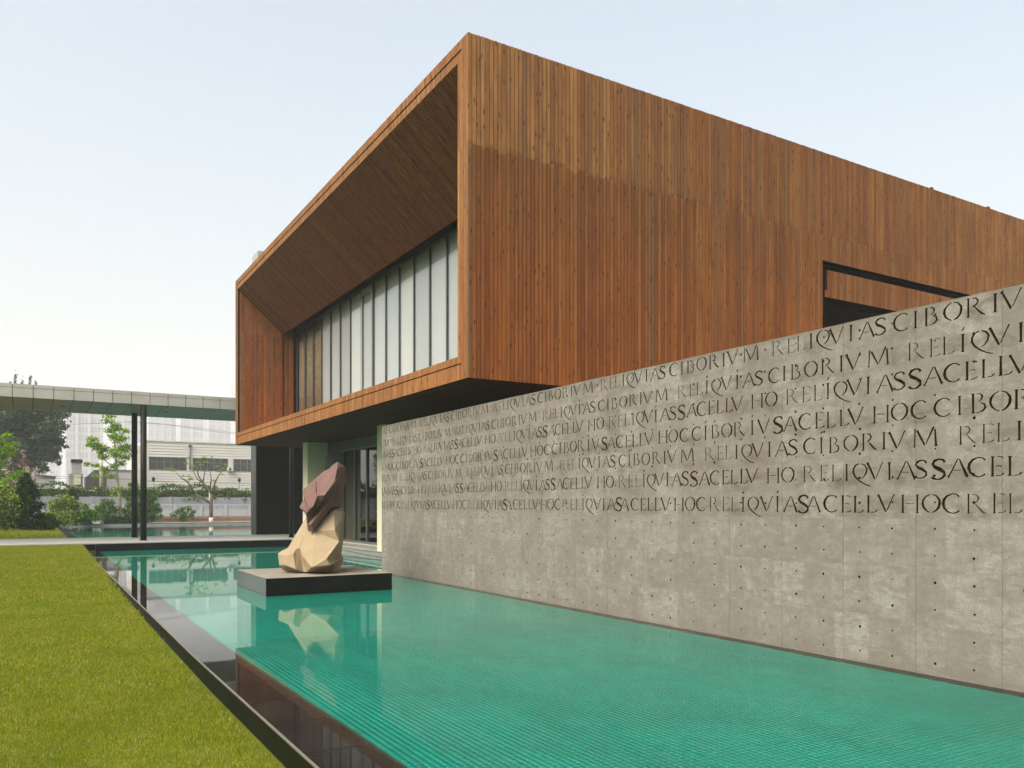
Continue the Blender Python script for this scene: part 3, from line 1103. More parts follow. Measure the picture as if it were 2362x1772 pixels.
# recess behind the balcony band on the right face
rc = MB()
rc.box(SL + .02, YC + 3.0, ZB0 + .06, XR, YC + 3.1, 7.9)
rc.box(SL - .03, YC + .07, ZB0 + .06, SL + .01, YC + 3.0, 7.9)
rc.box(SL + .02, YC + .36, SZ1 + .03, XR, YC + 3.0, SZ1 + .08)
rc.build('recess_lining', simple('dark_stained_lining', (0.035, 0.020, 0.014), 0.8), BLD)
cur = MB()
for k in range(10):
    x = SL + .25 + k * .075
    cur.tube([(x, YC + 2.6, 4.1), (x, YC + 2.6, 5.5)], [.04, .035], 6)
cur.build('curtain', simple('grey_curtain', (0.35, 0.35, 0.32), 0.9), BLD)
# flashings and lugs on the parapet
for xx in (21.3, 24.1):
    MB().box(xx, YC + .0, ZB1 + .003, xx + .12, YC + .05, ZB1 + .045).build('roof_clip', M['wood'], BLD)

# upper window wall
XG = 9.24
MY = [YI - .10 - 1.0315 * k for k in range(18)] + [YN + .03]
BLINDS = [M['blind']] + [simple('white_roller_blind_' + n_, c_, 0.8, 0.05, 0.5) for n_, c_ in (('grey', (.36, .37, .39)), ('bright', (.47, .475, .48)), ('cool', (.39, .405, .43)))]
fm = MB()
fm.box(XG - .05, YN, 8.50, XG + .10, YI, 8.61)
fm.box(XG - .05, YN, 4.388, XG + .10, YI, 4.46)
win = fm.build('window', M['steel_grey'], BLD)
for y in MY:
    MB().box(XG - .018, y - .026, 4.462, XG + .026, y + .026, 8.498).build('mullion', M['steel_grey'], win)
for k, (a, b) in enumerate(zip(MY[:-1], MY[1:])):
    y0, y1 = b + .028, a - .028
    MB().box(XG + .005, y0, 4.465, XG + .017, y1, 8.495).build('pane', M['glass'], win)
    if k >= 3:
        t = MB()
        dx = random.uniform(0, .02)
        t.box(XG + .045 + dx, y0 - .02, 4.47, XG + .05 + dx, y1 + .02, 8.495)
        t.build('blind', BLINDS[(k * 7) % 4], win)
    else:
        t = MB()
        npt = 14
        for q in range(npt):
            yy = y0 + (y1 - y0) * (q + .5) / npt
            t.tube([(XG + .09 + .02 * (q % 2), yy, 4.47), (XG + .09 + .02 * (q % 2), yy, 8.49)], [.045, .04], 6)
        t.build('curtain', M['curtain'], win)
# a hopper light in the eighth bay with its own casement
ya, yb = MY[8] + .04, MY[7] - .04
hp = MB()
for z0, z1, q0, q1 in ((4.47, 4.53, ya, yb), (8.30, 8.49, ya, yb), (4.53, 8.30, ya, ya + .07), (4.53, 8.30, yb - .07, yb)):
    hp.box(XG - .03, q0, z0, XG - .002, q1, z1)
hp.build('casement', simple('pale_grey_frame', (0.30, 0.30, 0.29), 0.5), win)

# ground floor under the box
XS = 9.90
gfm = MB()
gfm.box(XS + .12, YC + .5, .262, XS + .25, 21.6, 3.93)
gfm.box(XS + 6.0, 14.0, .262, XS + 6.1, 31.9, 3.93)
gfm.box(XS + .12, YC + .4, .262, 27, YC + .5, 3.93)
gfm.build('ground_floor_wall', M['dark_wall'], BLD)
fw = MB()
fw.box(XS + .2, 31.8, .262, 16, 31.95, 3.93)
fw.build('ground_floor_wall', M['interior'], BLD)
hd = MB()
hd.box(XS - .05, 21.6, 3.60, XS + .15, 30.6, 3.935)
hd.box(XS - .04, 28.75, .262, XS + .12, 30.6, 3.60)
hd.build('door_surround', M['dark_wall'], BLD)
dr = MB()
dr.box(XS - .075, 28.85, .30, XS - .045, 29.55, 2.95)
dr.build('door', simple('dark_glazed_door', (0.03, 0.045, 0.042), 0.25), BLD)
SY = [28.72, 28.46 - .02, 27.24, 26.06, 24.88, 23.70, 22.52, 21.62]
ft = MB()
ft.box(XS - .04, 21.6, 3.55, XS + .06, 28.74, 3.598)
ft.box(XS - .04, 21.6, .30, XS + .06, 28.74, .37)
st = ft.build('storefront', simple('storefront_frame', (0.10, 0.105, 0.10), 0.45), BLD)
sf = simple('storefront_mullion', (0.085, 0.09, 0.088), 0.45)
for y in SY:
    MB().box(XS - .05, y - .035, .372, XS + .07, y + .035, 3.548).build('mullion', sf, st)
for a, b in zip(SY[:-1], SY[1:]):
    MB().box(XS, b + .037, .375, XS + .012, a - .037, 3.545).build('pane', M['glass_dark'], st)
MB().box(XS - .16, 21.5, .262, XS - .052, 30.6, .300).build('sill', simple('beige_sill', (0.42, 0.385, 0.30), 0.7), BLD)
MB().box(8.875, 29.50, .262, 9.545, 30.1, 3.935, .0).box(9.545, 29.5, 3.42, 9.63, 30.1, 3.935).build('pillar', M['cream'], BLD)
MB().box(8.80, 21.85, .262, 9.45, 22.40, 3.935).build('pillar', M['cream'], BLD)
MB().box(9.30, YF + .02, .262, 9.50, 33.0, 3.9).build('service_duct', simple('grey_duct', (0.10, 0.11, 0.11), 0.4), BLD) if False else None
ch = MB()
p0 = at(595, 578, Y=34.0)
y_far = at(582, 577, X=p0.x).y
ch.box(p0.x, 34.0, 9.6, at(608, 578, Y=34.0).x + .3, y_far, p0.z)
tag(ch.build('roof_vent', simple('grey_vent_cladding', (0.30, 0.31, 0.31), 0.6)), 'grey boxy vent rising behind the far top corner of the timber box', 'vent')

# ------------------------------------------------------------------ black stone entrance wall beyond the path
EW = thing('entrance_wall', 'tall black granite wall under the far end of the timber box', 'wall', (9.1, 38.1, .26))
for k in range(3):
    for j in range(3):
        x0, x1 = 9.10 + k * .82, 9.10 + (k + 1) * .82 - .006
        z0 = .262 + j * 1.73
        MB().box(x0, 38.12, z0, x1, 38.2, z0 + 1.724).build('panel', M['granite'], EW)
for j in range(3):
    z0 = .262 + j * 1.73
    MB().box(9.06, 38.11, z0, 9.095, 39.1, z0 + 1.724).build('panel', simple('dark_granite_lit_end', (0.055, 0.058, 0.058), .3), EW)  # end face lighter than the front: side light put into the granite colour
MB().box(9.10, 38.21, .2, 11.56, 39.1, 5.45).build('wall_core', M['granite'], EW)

# ------------------------------------------------------------------ canopy over the path
CY0, CY1, CZA, CZB = 33.75, 38.35, 5.45, 5.93
CN = thing('canopy', 'long flat walkway canopy of pale metal panels on black round columns', 'canopy', (3.84, 33.76, .26))
for k in range(-11, 14):
    x0 = -.435 + .642 * k
    x1 = x0 + .642 - .022
    MB().box(x0, CY0, CZA + .004, x1, CY0 + .03, 5.788).build('fascia_panel', M['sheet'], CN)
    MB().box(x0, CY0 + .002, 5.802, x1, CY0 + .03, CZB).build('cap_panel', M['sheet'], CN)
    MB().box(x0, CY0 + .034, CZA, x1, CY1, CZA + .012).build('soffit_panel', M['sheet_under'], CN)
MB().box(-7.5, CY0 + .032, CZA + .014, 8.6, CY1 - .01, CZB - .02).build('canopy_core', M['joint'], CN)
for k, (x, y) in enumerate(((3.83, 33.86), (3.86, 37.2), (9.50, 33.86))):
    MB().cyl(x, y, .262, CZA - .002, .112 if k < 2 else .095, 28).build('column', M['column_black'], CN)
    MB().cyl(x, y, .262, .285, .15, 24).build('base_plate', M['column_black'], CN)
for x in (-2.6, 1.2, 4.9):
    MB().cyl(x, 36.0, CZA - .006, CZA - .001, .09, 20).build('downlight', M['joint'], CN)

# ------------------------------------------------------------------ far pool
kind(MB().quad((1.6, 38.0, -.25), (22, 38.0, -.25), (22, 66.1, -.25), (1.6, 66.1, -.25)).build('pool_floor', M['mosaic_far']), 'structure')
kind(MB().quad((1.78, 38.0, .10), (22, 38.0, .10), (22, 65.8, .10), (1.78, 65.8, .10)).build('water', M['water_far']), 'structure')
fr = MB()
fr.box(1.50, 38.03, -.4, 1.80, 66.1, .27)
fr.box(1.80, 65.75, -.4, 22.0, 66.1, .27)
far_rim = kind(fr.build('pool_rim', M['rim_side']), 'structure')
MB().box(1.81, 65.70, -.30, 21.9, 65.748, .235).build('inner_facing', M['kerb_grey'], far_rim)

# ------------------------------------------------------------------ plinth and sculpture
PX0, PX1, PY0, PY1, PZ = 3.68, 6.09, 14.72, 17.08, .288
PLN = thing('plinth', 'low square dark granite plinth standing in the water', 'plinth', (4.9, 15.9, 0))
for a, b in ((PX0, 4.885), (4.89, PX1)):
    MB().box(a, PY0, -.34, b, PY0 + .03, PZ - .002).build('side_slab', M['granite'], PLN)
MB().box(PX0, PY0 + .034, -.34, PX0 + .03, PY1 - .6, PZ - .002).build('side_slab', simple('granite_side_skylit', (0.075, 0.075, 0.073), .3), PLN)  # left side paler than the front: sky reflection put into the colour
MB().box(PX0, PY1 - .596, -.34, PX0 + .03, PY1, PZ - .002).build('side_slab', simple('granite_side_skylit_dark', (0.06, 0.06, 0.058), .3), PLN)
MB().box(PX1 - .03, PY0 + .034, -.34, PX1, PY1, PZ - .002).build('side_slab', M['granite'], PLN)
tp = MB()
tp.box(PX0 + .003, PY0 + .003, PZ - .03, PX1 - .003, PY0 + .27, PZ)
tp.box(PX0 + .003, PY1 - .27, PZ - .03, PX1 - .003, PY1 - .003, PZ)
tp.box(PX0 + .003, PY0 + .276, PZ - .03, PX0 + .27, PY1 - .276, PZ)
tp.box(PX1 - .27, PY0 + .276, PZ - .03, PX1 - .003, PY1 - .276, PZ)
tp.build('top_border', M['plinth_top'], PLN)
MB().box(PX0 + .276, PY0 + .276, PZ - .03, PX1 - .276, PY1 - .276, PZ - .001).build('top_slab', M['plinth_top'], PLN)
MB().box(PX0 + .05, PY0 + .05, -.34, PX1 - .05, PY1 - .05, PZ - .032).build('plinth_core', M['joint'], PLN)

D0 = 15.85


def stone(verts, faces, back, name, mat, parent, back_shift=.75, shrink=.62, ox=630.0, oy=1050.0, sc_=9.217, zmin=PZ):
    """A faceted stone: traced facets at their own depths in front, closed by a smaller faceted back."""
    keys = list(verts)
    P3 = {}
    for k in keys:
        x, y, dl = verts[k]
        P3[k] = at(ox + x / sc_, oy + y / sc_, d=D0 - (dl - .15) * 1.55)
        P3[k].z = max(P3[k].z, zmin)
    idx = {k: i for i, k in enumerate(keys)}
    vs = [P3[k] for k in keys]
    fs = []
    for f in faces:
        ids = [idx[q] for q in f.split()]
        if len(ids) == 3:
            fs.append(tuple(ids))
        else:
            fs.append(tuple(ids))
    ring = back.split()
    cen = sum((P3[k] for k in ring), Vector()) / len(ring)
    fwd = Vector((ST, CT, 0))
    b0 = len(vs)
    for k in ring:
        q = cen + (P3[k] - cen) * shrink
        if P3[k].z <= zmin + .02:
            q.z = zmin
        q = q + fwd * back_shift
        vs.append(q)
    n = len(ring)
    for i in range(n):
        fs.append((idx[ring[i]], b0 + i, b0 + (i + 1) % n, idx[ring[(i + 1) % n]]))
    fs.append(tuple(range(b0, b0 + n)))
    me = bpy.data.meshes.new(name)
    me.from_pydata([tuple(v) for v in vs], [], fs)
    me.materials.append(mat)
    bm = bmesh.new()
    bm.from_mesh(me)
    bmesh.ops.recalc_face_normals(bm, faces=bm.faces)
    bm.to_mesh(me)
    bm.free()
    o = place(name, me, parent, (0, 0, 0))
    bv = o.modifiers.new('arris', 'BEVEL')
    bv.width = .008
    bv.segments = 1
    bv.limit_method = 'ANGLE'
    bv.angle_limit = R(12)
    return o


def stone_mat(name, col, dark, speck):
    m = Mat(name)
    p = m.pos()
    f = m.noise(p, 2.6, 5, 0.6)
    c = m.mix(m.rng(f, 0.35, 0.68), dark, col)
    c = m.mix(m.rng(m.noise(p, 1.1, 4, .6, .6), 0.55, 0.7, 0, .5), c, tuple(min(1, q * 1.12) for q in col))
    vn = m.math('ABSOLUTE', m.math('SUBTRACT', m.noise(p, 1.9, 5, .6, 1.2), .5))
    c = m.mix(m.rng(vn, 0.0, .03, .35, 0.0), c, tuple(q * .72 for q in col))
    c = m.mix(m.rng(m.noise(p, 7, 5, .7), .55, .75, 0, .3), c, tuple(q * .65 for q in col))
    s_ = m.noise(p, 60, 3, .75)
    c = m.mix(m.rng(s_, .55, .75, 0, speck), c, tuple(q * .55 for q in col))
    m.set(c, .75, 0, .3)
    m.bump(m.math('ADD', s_, m.noise(p, 22, 4)), .45, .012)
    return m.m


SCU = thing('sculpture', 'sculpture of a faceted red-brown boulder leaning on a yellow boulder, on the granite plinth', 'sculpture', (4.9, 15.8, PZ))
lo = {  # zoom coordinates (630,1160), towards-viewer depth in metres
    'a': (700, 300, -.05), 'b': (310, 960, -.02), 'c': (175, 1020, .03), 'd': (100, 1080, .10), 'e': (130, 1330, .16), 'f': (215, 1440, .04), 'g': (350, 1478, .06),
    'h': (600, 1478, .26), 'i': (650, 1474, .27), 'j': (715, 1478, .30), 'k': (1240, 1476, .16), 'l': (1290, 1474, .12), 'm': (1400, 1450, .12), 'n': (1500, 1190, -.15),
    'o': (1450, 1075, -.10), 'p': (1490, 800, -.32), 'q': (1525, 220, -.28), 'r': (1440, 95, -.16), 's': (1290, 90, -.14), 't': (1150, 150, -.04),
    'A': (250, 1120, .32), 'B': (430, 1080, .31), 'Cc': (480, 985, .24), 'D': (250, 1325, .34), 'E': (480, 1415, .36), 'Fq': (560, 970, .19), 'G': (595, 1165, .23),
    'H': (700, 560, .02), 'I': (870, 590, .22), 'J': (640, 1155, .36), 'K': (820, 1370, .52), 'L': (1215, 1325, .50), 'N': (1290, 1205, .30), 'O': (1130, 1195, .52),
    'P': (1400, 820, .30), 'Q': (1390, 650, .24), 'Rr': (1425, 640, .16), 'S': (1290, 165, .10), 'T': (1315, 580, .30), 'U': (1500, 190, -.10), 'Vv': (1300, 1285, .34), 'Ww': (1480, 1172, .10),
}
lf = ['a b Cc Fq H', 'b c d A B Cc', 'd e D A', 'A D E B', 'e f g h E D', 'B E h i G Fq Cc', 'H Fq G J I', 'G i j J', 'J I S T Q P O K', 'T Rr Q', 'S U T', 'U q Rr T', 'q p o N O P Q Rr',
      'O N o Ww L', 'O L K', 'K L Vv k j', 'L Ww Vv', 'Vv Ww n m l k', 'J K j', 't s r q U S', 'H I S t a', 'o n Ww']
lr = 'a b c d e f g h i j k l m n o p q r s t'
stone(lo, lf, lr, 'lower_boulder', stone_mat('yellow_sandstone', (0.315, 0.246, 0.168), (0.275, 0.200, 0.112), .22), SCU, .8, .6, 630, 1160)
up = {
    'a': (1375, 135, .0), 'b': (1525, 230, -.10), 'c': (1555, 290, -.16), 'd': (1540, 480, -.16), 'e': (1490, 630, -.05), 'f': (1440, 960, -.04), 'g': (1460, 1100, -.12), 'h': (1250, 1115, .10),
    'i': (870, 1600, .30), 'j': (760, 1637, .26), 'k': (735, 1590, .24), 'l': (690, 1250, .14), 'm': (555, 1105, .16), 'n': (650, 930, .14), 'o': (640, 720, .08), 'p': (900, 500, -.04), 'q': (1060, 345, -.08), 'r': (1215, 275, -.08), 's': (1265, 200, -.08),
    'A': (1355, 282, .16), 'B': (1195, 285, .08), 'Cc': (905, 540, .12), 'D': (905, 705, .30), 'E': (885, 745, .34), 'Fq': (660, 905, .24), 'G': (930, 862, .40), 'H': (945, 872, .40), 'I': (1095, 855, .42), 'J': (1340, 555, .26), 'K': (1318, 528, .26),
    'L': (1475, 628, .0), 'M': (860, 1090, .44), 'N': (755, 1145, .40), 'O': (710, 1240, .36), 'Q': (795, 1355, .24), 'Rr': (1150, 920, .24), 'S': (1190, 1000, .26), 'T': (800, 1470, .36), 'U': (890, 1250, .22), 'Vv': (730, 1482, .30), 'Ww': (1095, 1105, .30), 'X': (1320, 970, .12),
}
uf = ['a A B r s', 'a b K J I H G D Cc B A', 'r B Cc p q', 'p Cc D Fq o', 'D E Fq', 'Fq E G M N', 'E D G', 'n Fq N', 'n N O m', 'N M O', 'O l m', 'M G H I Rr U Q O', 'I J L f S Rr', 'b c d e L J K', 'L e f',
      'Rr S Ww T Vv l O Q U', 'S X f g h Ww', 'Ww h i T', 'T i j k Vv', 'k l Vv', 'S f X'][:-1]
ur = 'a b c d e f g h i j k l m n o p q r s'
um = stone_mat('red_brown_stone', (0.155, 0.086, 0.072), (0.118, 0.063, 0.052), .55)
stone(up, uf, ur, 'upper_boulder', um, SCU, .75, .62, 630, 1050, 9.217, -5)

# ------------------------------------------------------------------ far background: buildings, walls, sheds
siding = simple('off_white_siding', (0.53, 0.505, 0.47), 0.7, 0.05, 0.6)
wglass = simple('dark_factory_glazing', (0.045, 0.044, 0.044), 0.25, 0.3, 0.4)
wframe = simple('grey_window_frame', (0.13, 0.13, 0.13), 0.6)


def clap(mb, x0, x1, y, z0, z1, step=.30):
    z = z0
    while z < z1 - .02:
        t = min(z + step, z1)
        mb.add([(x0, y - .055, z), (x1, y - .055, z), (x1, y - .004, t), (x0, y - .004, t), (x0, y, z), (x1, y, z)], [(0, 1, 2, 3), (0, 4, 5, 1)])
        z = t


YB = 95.0
IB = thing('factory_building', 'white factory building with horizontal boards and a row of wide dark windows', 'building', (10.2, YB, .8))
MB().box(10.6, YB + .02, .5, 34.0, YB + 16, 8.45).build('wall', siding, IB)
wins = [(11.27, 15.12), (15.72, 19.50), (20.06, 23.9), (24.5, 28.3)]
WZ0, WZ1 = 5.42, 6.87
cm_ = MB()
clap(cm_, 10.85, 34, YB, .6, WZ0)
clap(cm_, 10.85, 34, YB, WZ1, 8.52)
px_ = 10.85
for a, b in wins + [(34, 34)]:
    clap(cm_, px_, a, YB, WZ0, WZ1)
    px_ = b
kind(cm_.build('siding', siding, IB), 'stuff')
MB().box(10.12, YB - .10, .5, 10.845, YB + .10, 8.0).build('corner_pilaster', simple('cream_pilaster', (0.60, 0.56, 0.47), .8), IB)
MB().box(10.5, YB - .12, 8.53, 34, YB + .2, 8.64).build('roof_edge', simple('pale_roof_edge', (0.55, 0.54, 0.52), .6), IB)
for a, b in wins:
    f = MB()
    f.box(a, YB - .02, WZ0, b, YB + .015, WZ0 + .06); f.box(a, YB - .02, WZ1 - .06, b, YB + .015, WZ1)
    f.box(a, YB - .02, WZ0 + .065, a + .06, YB + .015, WZ1 - .065); f.box(b - .06, YB - .02, WZ0 + .065, b, YB + .015, WZ1 - .065)
    f.box(a + .065, YB - .015, WZ1 - .56, b - .065, YB + .01, WZ1 - .51)
    wo = f.build('window', wframe, IB)
    k = 5
    wd = (b - a - .13) / k
    for i in range(k):
        MB().box(a + .065 + i * wd + .015, YB + .0, WZ0 + .066, a + .065 + (i + 1) * wd - .015, YB + .012, WZ1 - .066).build('pane', wglass, wo)
MB().tube([at(438, 1084, Y=YB - .15), at(438, 1030, Y=YB - .15)], [.07, .07], 8).cyl(at(438, 1030, Y=YB - .15).x, YB - .15, at(438, 1030, Y=YB).z, at(438, 1025.5, Y=YB).z, .16, 10).build('vent_pipe', wframe, IB)
LW = thing('low_annex', 'low white boarded annex left of the factory corner', 'building', (8.5, YB + 1, .8))
lw = MB()
clap(lw, 6.6, 10.10, YB + 1, .6, 5.30)
kind(lw.build('siding', siding, LW), 'stuff')
MB().box(6.6, YB + 1.02, .5, 10.1, YB + 9, 5.28).build('wall', siding, LW)
MB().box(6.5, YB + .85, 5.31, 10.1, YB + 9, 5.40).build('roof', wframe, LW)
p = at(531, 1082.5, Y=YB - .3)
AC = thing('air_conditioner', 'white outdoor air conditioning unit between two dark factory windows', 'air conditioner', (p.x, p.y, p.z - .3))
MB().box(p.x - .32, YB - .45, p.z - .22, p.x + .32, YB - .12, p.z + .24).build('body', siding, AC)
MB().tube([(p.x - .05, YB - .458, p.z), (p.x - .05, YB - .452, p.z)], [.17, .17], 16).build('fan_grille', wframe, AC)
for px0, py0 in ((354, 1107), (552, 1109)):
    p = at(px0, py0, Y=82)
    L = thing('yard_lamp', 'small dark lamp head on a thin post %s' % ('above the hedge left of the bare tree' if px0 < 400 else 'above the hedge right of the bare tree'), 'lamp', (p.x, 82, 2.2), 'lamps above the hedge')
    MB().cyl(p.x, 82, 2.2, p.z - .15, .03, 8).build('post', wframe, L)
    MB().tube([(p.x, 82, p.z - .15), (p.x, 82, p.z), (p.x, 82, p.z + .2), (p.x, 82, p.z + .26)], [.07, .15, .13, .05], 10).build('lamp_head', M['column_black'], L)

GW = simple('bluish_white_render', (0.235, 0.245, 0.275), 0.8, 0.10, 0.5)
BW = thing('boundary_wall', 'tall bluish white rendered wall under the hedge beyond the far pool', 'wall', (6, 77, .3))
for k in range(-9, 10):
    x = 1.6 + k * 3.1
    MB().box(x, 77, .1, x + 3.09, 77.25, 2.32 + .02 * (k % 2)).build('panel', GW, BW)
    MB().box(x - .14, 76.94, .1, x + .14, 76.998, 2.36).build('pier', GW, BW)
GB = simple('white_painted_wall', (0.33, 0.34, 0.365), 0.8, 0.08, 0.5)
BF = thing('balustrade_wall', 'low white wall with panels, posts and a strip of little balusters in front of the bluish wall', 'wall', (8, 74, .3))
for k in range(-13, 13):
    x = 10.85 + (k - 0) * 2.06
    MB().box(x - .13, 73.9, .2, x + .13, 74.12, 1.72).build('post', GB, BF)
    MB().box(x + .135, 73.96, .2, x + 1.925, 74.06, 1.22).build('panel', GB, BF)
    MB().box(x + .25, 73.93, .35, x + 1.81, 73.957, 1.10).build('raised_panel', GB, BF)
    MB().box(x + .135, 73.94, 1.56, x + 1.925, 74.08, 1.70).build('rail', GB, BF)
    bl = MB()
    for q in range(11):
        xb = x + .22 + q * .155
        bl.box(xb, 73.97, 1.225, xb + .075, 74.05, 1.555)
    kind(bl.build('balusters', GB, BF), 'stuff')
LB = thing('brown_retaining_wall', 'low brown earth retaining wall beyond the far pool', 'wall', (13, 70, .2))
for k in range(-2, 12):
    x = 7.9 + 1.4 * k
    MB().box(x, 70, .1, x + 1.39, 70.3, .50).build('block', simple('brown_block', (0.27, 0.175, 0.125), .9, .2, 2) if k == -2 else bpy.data.materials['brown_block'], LB)
    MB().box(x, 69.95, .505, x + 1.385, 70.35, .72).build('coping', bpy.data.materials['brown_block'], LB)

VT = thing('vent_tower', 'grey box vent with dark cap on a yard roof left of the young tree', 'vent', tuple(at(178, 1118, Y=88)))
a, b = at(166.5, 1093, Y=88), at(188.5, 1067, Y=88)
MB().box(a.x, 88, a.z, b.x, 89.2, b.z).build('body', simple('grey_sheet', (0.25, 0.25, 0.25), .6), VT)
a, b = at(166, 1067, Y=88), at(189, 1060, Y=88)
MB().box(a.x - .05, 87.9, a.z + .01, b.x + .05, 89.3, b.z).build('cap', M['column_black'], VT)
a, b = at(160, 1125, Y=88), at(191, 1093, Y=88)
MB().box(a.x, 87.7, a.z, b.x, 89.5, b.z - .01).build('base_box', simple('grey_box', (0.22, 0.215, 0.20), .7), VT)
a, b = at(170, 1118, Y=87.68), at(186, 1096, Y=87.68)
MB().box(a.x, 87.60, a.z, b.x, 87.69, b.z).build('door', simple('pale_yellow_door', (0.50, 0.47, 0.33), .7), VT)
SHD = thing('grey_shed', 'low grey shed with a sloping roof beside the big hazy tree', 'shed', tuple(at(106, 1118, Y=86)))
a, b = at(84, 1126, Y=86), at(127, 1099, Y=86)
MB().box(a.x, 86, a.z, b.x, 88, b.z).build('wall', simple('grey_plaster', (0.33, 0.33, 0.33), .8), SHD)
q0, q1 = at(82, 1093, Y=85.8), at(130, 1099, Y=85.8)
MB().add([(q0.x, 85.8, q0.z), (q1.x, 85.8, q1.z), (q1.x, 88.2, q1.z), (q0.x, 88.2, q0.z), (q0.x, 85.8, q0.z - .12), (q1.x, 85.8, q1.z - .1), (q1.x, 88.2, q1.z - .1), (q0.x, 88.2, q0.z - .12)],
         [(0, 1, 2, 3), (7, 6, 5, 4), (4, 5, 1, 0), (5, 6, 2, 1), (6, 7, 3, 2), (7, 4, 0, 3)]).build('roof', wframe, SHD)
CS = thing('corrugated_shed', 'dark corrugated metal shed behind the cream pole', 'shed', tuple(at(220, 1118, Y=90)))
a, b = at(197, 1124, Y=90), at(218, 1084, Y=90)
cm_ = MB()
nn = 12
for i in range(nn):
    x0 = a.x + (b.x - a.x) * i / nn
    x1 = a.x + (b.x - a.x) * (i + .6) / nn
    t = .55 + .45 * i / nn
    cm_.box(x0, 89.94, a.z, x1, 90.0, a.z + (b.z - a.z) * t)
cm_.build('corrugated_wall', simple('grey_corrugated', (0.17, 0.15, 0.155), .6), CS)
c_ = at(246, 1084, Y=90)
MB().box(b.x, 89.95, a.z, c_.x, 92, b.z).build('brown_wall', simple('brown_sheet', (0.075, 0.052, 0.050), .7), CS)
MB().add([(a.x, 90.01, a.z), (b.x, 90.01, a.z), (b.x, 90.01, b.z - .02), (a.x, 90.01, a.z + (b.z - a.z) * .54), (a.x, 92, a.z), (b.x, 92, a.z), (b.x, 92, b.z - .02), (a.x, 92, a.z + (b.z - a.z) * .54)],
         [(0, 1, 2, 3), (3, 2, 6, 7), (0, 3, 7, 4), (4, 7, 6, 5)]).build('shed_core', wframe, CS)
PB = thing('pale_house', 'small pale house half hidden by the big hazy tree', 'house', tuple(at(40, 1110, Y=105)))
a, b = at(27, 1120, Y=105), at(51, 1066, Y=105)
MB().box(a.x, 105, a.z, b.x, 109, b.z).build('wall', simple('pale_wall', (0.50, 0.48, 0.45), .8), PB)
MB().box(a.x - .2, 104.8, b.z + .01, b.x + .2, 109.2, b.z + .25).build('roof', wframe, PB)
pp = at(233.5, 1124, Y=83)
tag(MB().tube([pp, at(233.5, 1040, Y=83)], [.16, .11], 10).build('utility_pole', simple('cream_concrete_pole', (0.55, 0.50, 0.38), .8)), 'cream concrete utility pole standing behind the young tree', 'pole')


def cable(pxs, Y, label, sag=0.0):
    pts = [at(x, y, Y=Y) for x, y in pxs]
    tag(MB().tube(pts, [.014] * len(pts), 4).build('overhead_cable', M['column_black']), label, 'cable', 'overhead cables')


cable([(40, 978), (150, 979), (230, 977), (310, 972), (420, 983), (545, 999)], 84, 'thin overhead cable running just under the canopy, upper of the pair')
cable([(300, 975), (380, 979), (470, 993), (580, 1006)], 86, 'thin overhead cable crossing in front of the hazy towers, lower of the pair')
cable([(85, 1098), (160, 1099), (250, 1104), (340, 1109), (480, 1114), (600, 1117)], 81, 'sagging cable strung low along the hedge top')
cable([(85, 1105), (160, 1103), (235, 1101)], 81.5, 'short low cable from the grey shed to the cream pole')

# hazy towers, haze also put into the low contrast of their colours
tw_wall = simple('pale_tower_wall', (0.31, 0.315, 0.33), 0.8, .04, .05)
tw_win = simple('hazed_tower_window', (0.15, 0.16, 0.18), 0.4)


def tower(label, x0, x1, Y, h, bays, ratio=.55, dep=30, rib=True):
    T = thing('apartment_tower', label, 'tower', ((x0 + x1) / 2, Y, 1), 'hazy apartment towers')
    MB().box(x0, Y, .5, x1, Y + dep, h).build('wall', tw_wall, T)
    MB().box(x0 + 2, Y + 2, h + .01, x1 - 2, Y + dep - 2, h + 3).build('roof_block', tw_wall, T)
    wm = MB()
    bw = (x1 - x0) / bays
    fl_h = 7.2 * Y / 760
    nf = int((h - 6) / fl_h)
    for f in range(nf):
        z = 5 + fl_h * f
        for b_ in range(bays):
            if b_ % 4 == 3:
                continue
            xa = x0 + bw * (b_ + .5 - ratio / 2)
            wm.box(xa, Y - .3, z, xa + bw * ratio, Y - .02, z + fl_h * .62)
    kind(wm.build('windows', tw_win, T), 'stuff')
    rb = MB()
    for b_ in range(bays):
        if b_ % 4 == 3 and rib:
            rb.box(x0 + bw * (b_ + .15), Y - 2, .6, x0 + bw * (b_ + .85), Y - .02, h - 1)
    for f in range(nf):
        z = 4 + fl_h * f
        rb.box(x0 + .1, Y - 1.0, z, x0 + bw * 3, Y - .35, z + .5)
    kind(rb.build('balconies', tw_wall, T), 'stuff')


def TH_(px, py, Y):
    return at(px, py, Y=Y).z - 3


def xat(px, Y):
    return at(px, 1000, Y=Y).x


tower('hazy pale apartment tower with grid of windows, left of the young tree', xat(152, 760), xat(238, 760), 760, TH_(195, 908, 760), 12)
tower('faint hazy tower block behind the two black columns', xat(262, 900), xat(338, 900), 900, TH_(300, 915, 900), 12)
tower('very faint tower with vertical ribs right of the black columns', xat(342, 980), xat(412, 980), 980, TH_(378, 922, 980), 16, .4)
tower('faint tower with pale ribs above the middle factory window', xat(416, 940), xat(475, 940), 940, TH_(445, 918, 940), 8)
tower('faint tower beside the left corner of the timber box', xat(482, 1000), xat(540, 1000), 1000, TH_(510, 928, 1000), 12)
tower('taller tower hidden behind the timber box, seen mirrored in the pool', xat(547, 820), xat(582, 820), 820, 140, 7, .5)
tower('wide faint tower behind the big hazy tree', xat(40, 1020), xat(140, 1020), 1020, TH_(90, 912, 1020), 16)

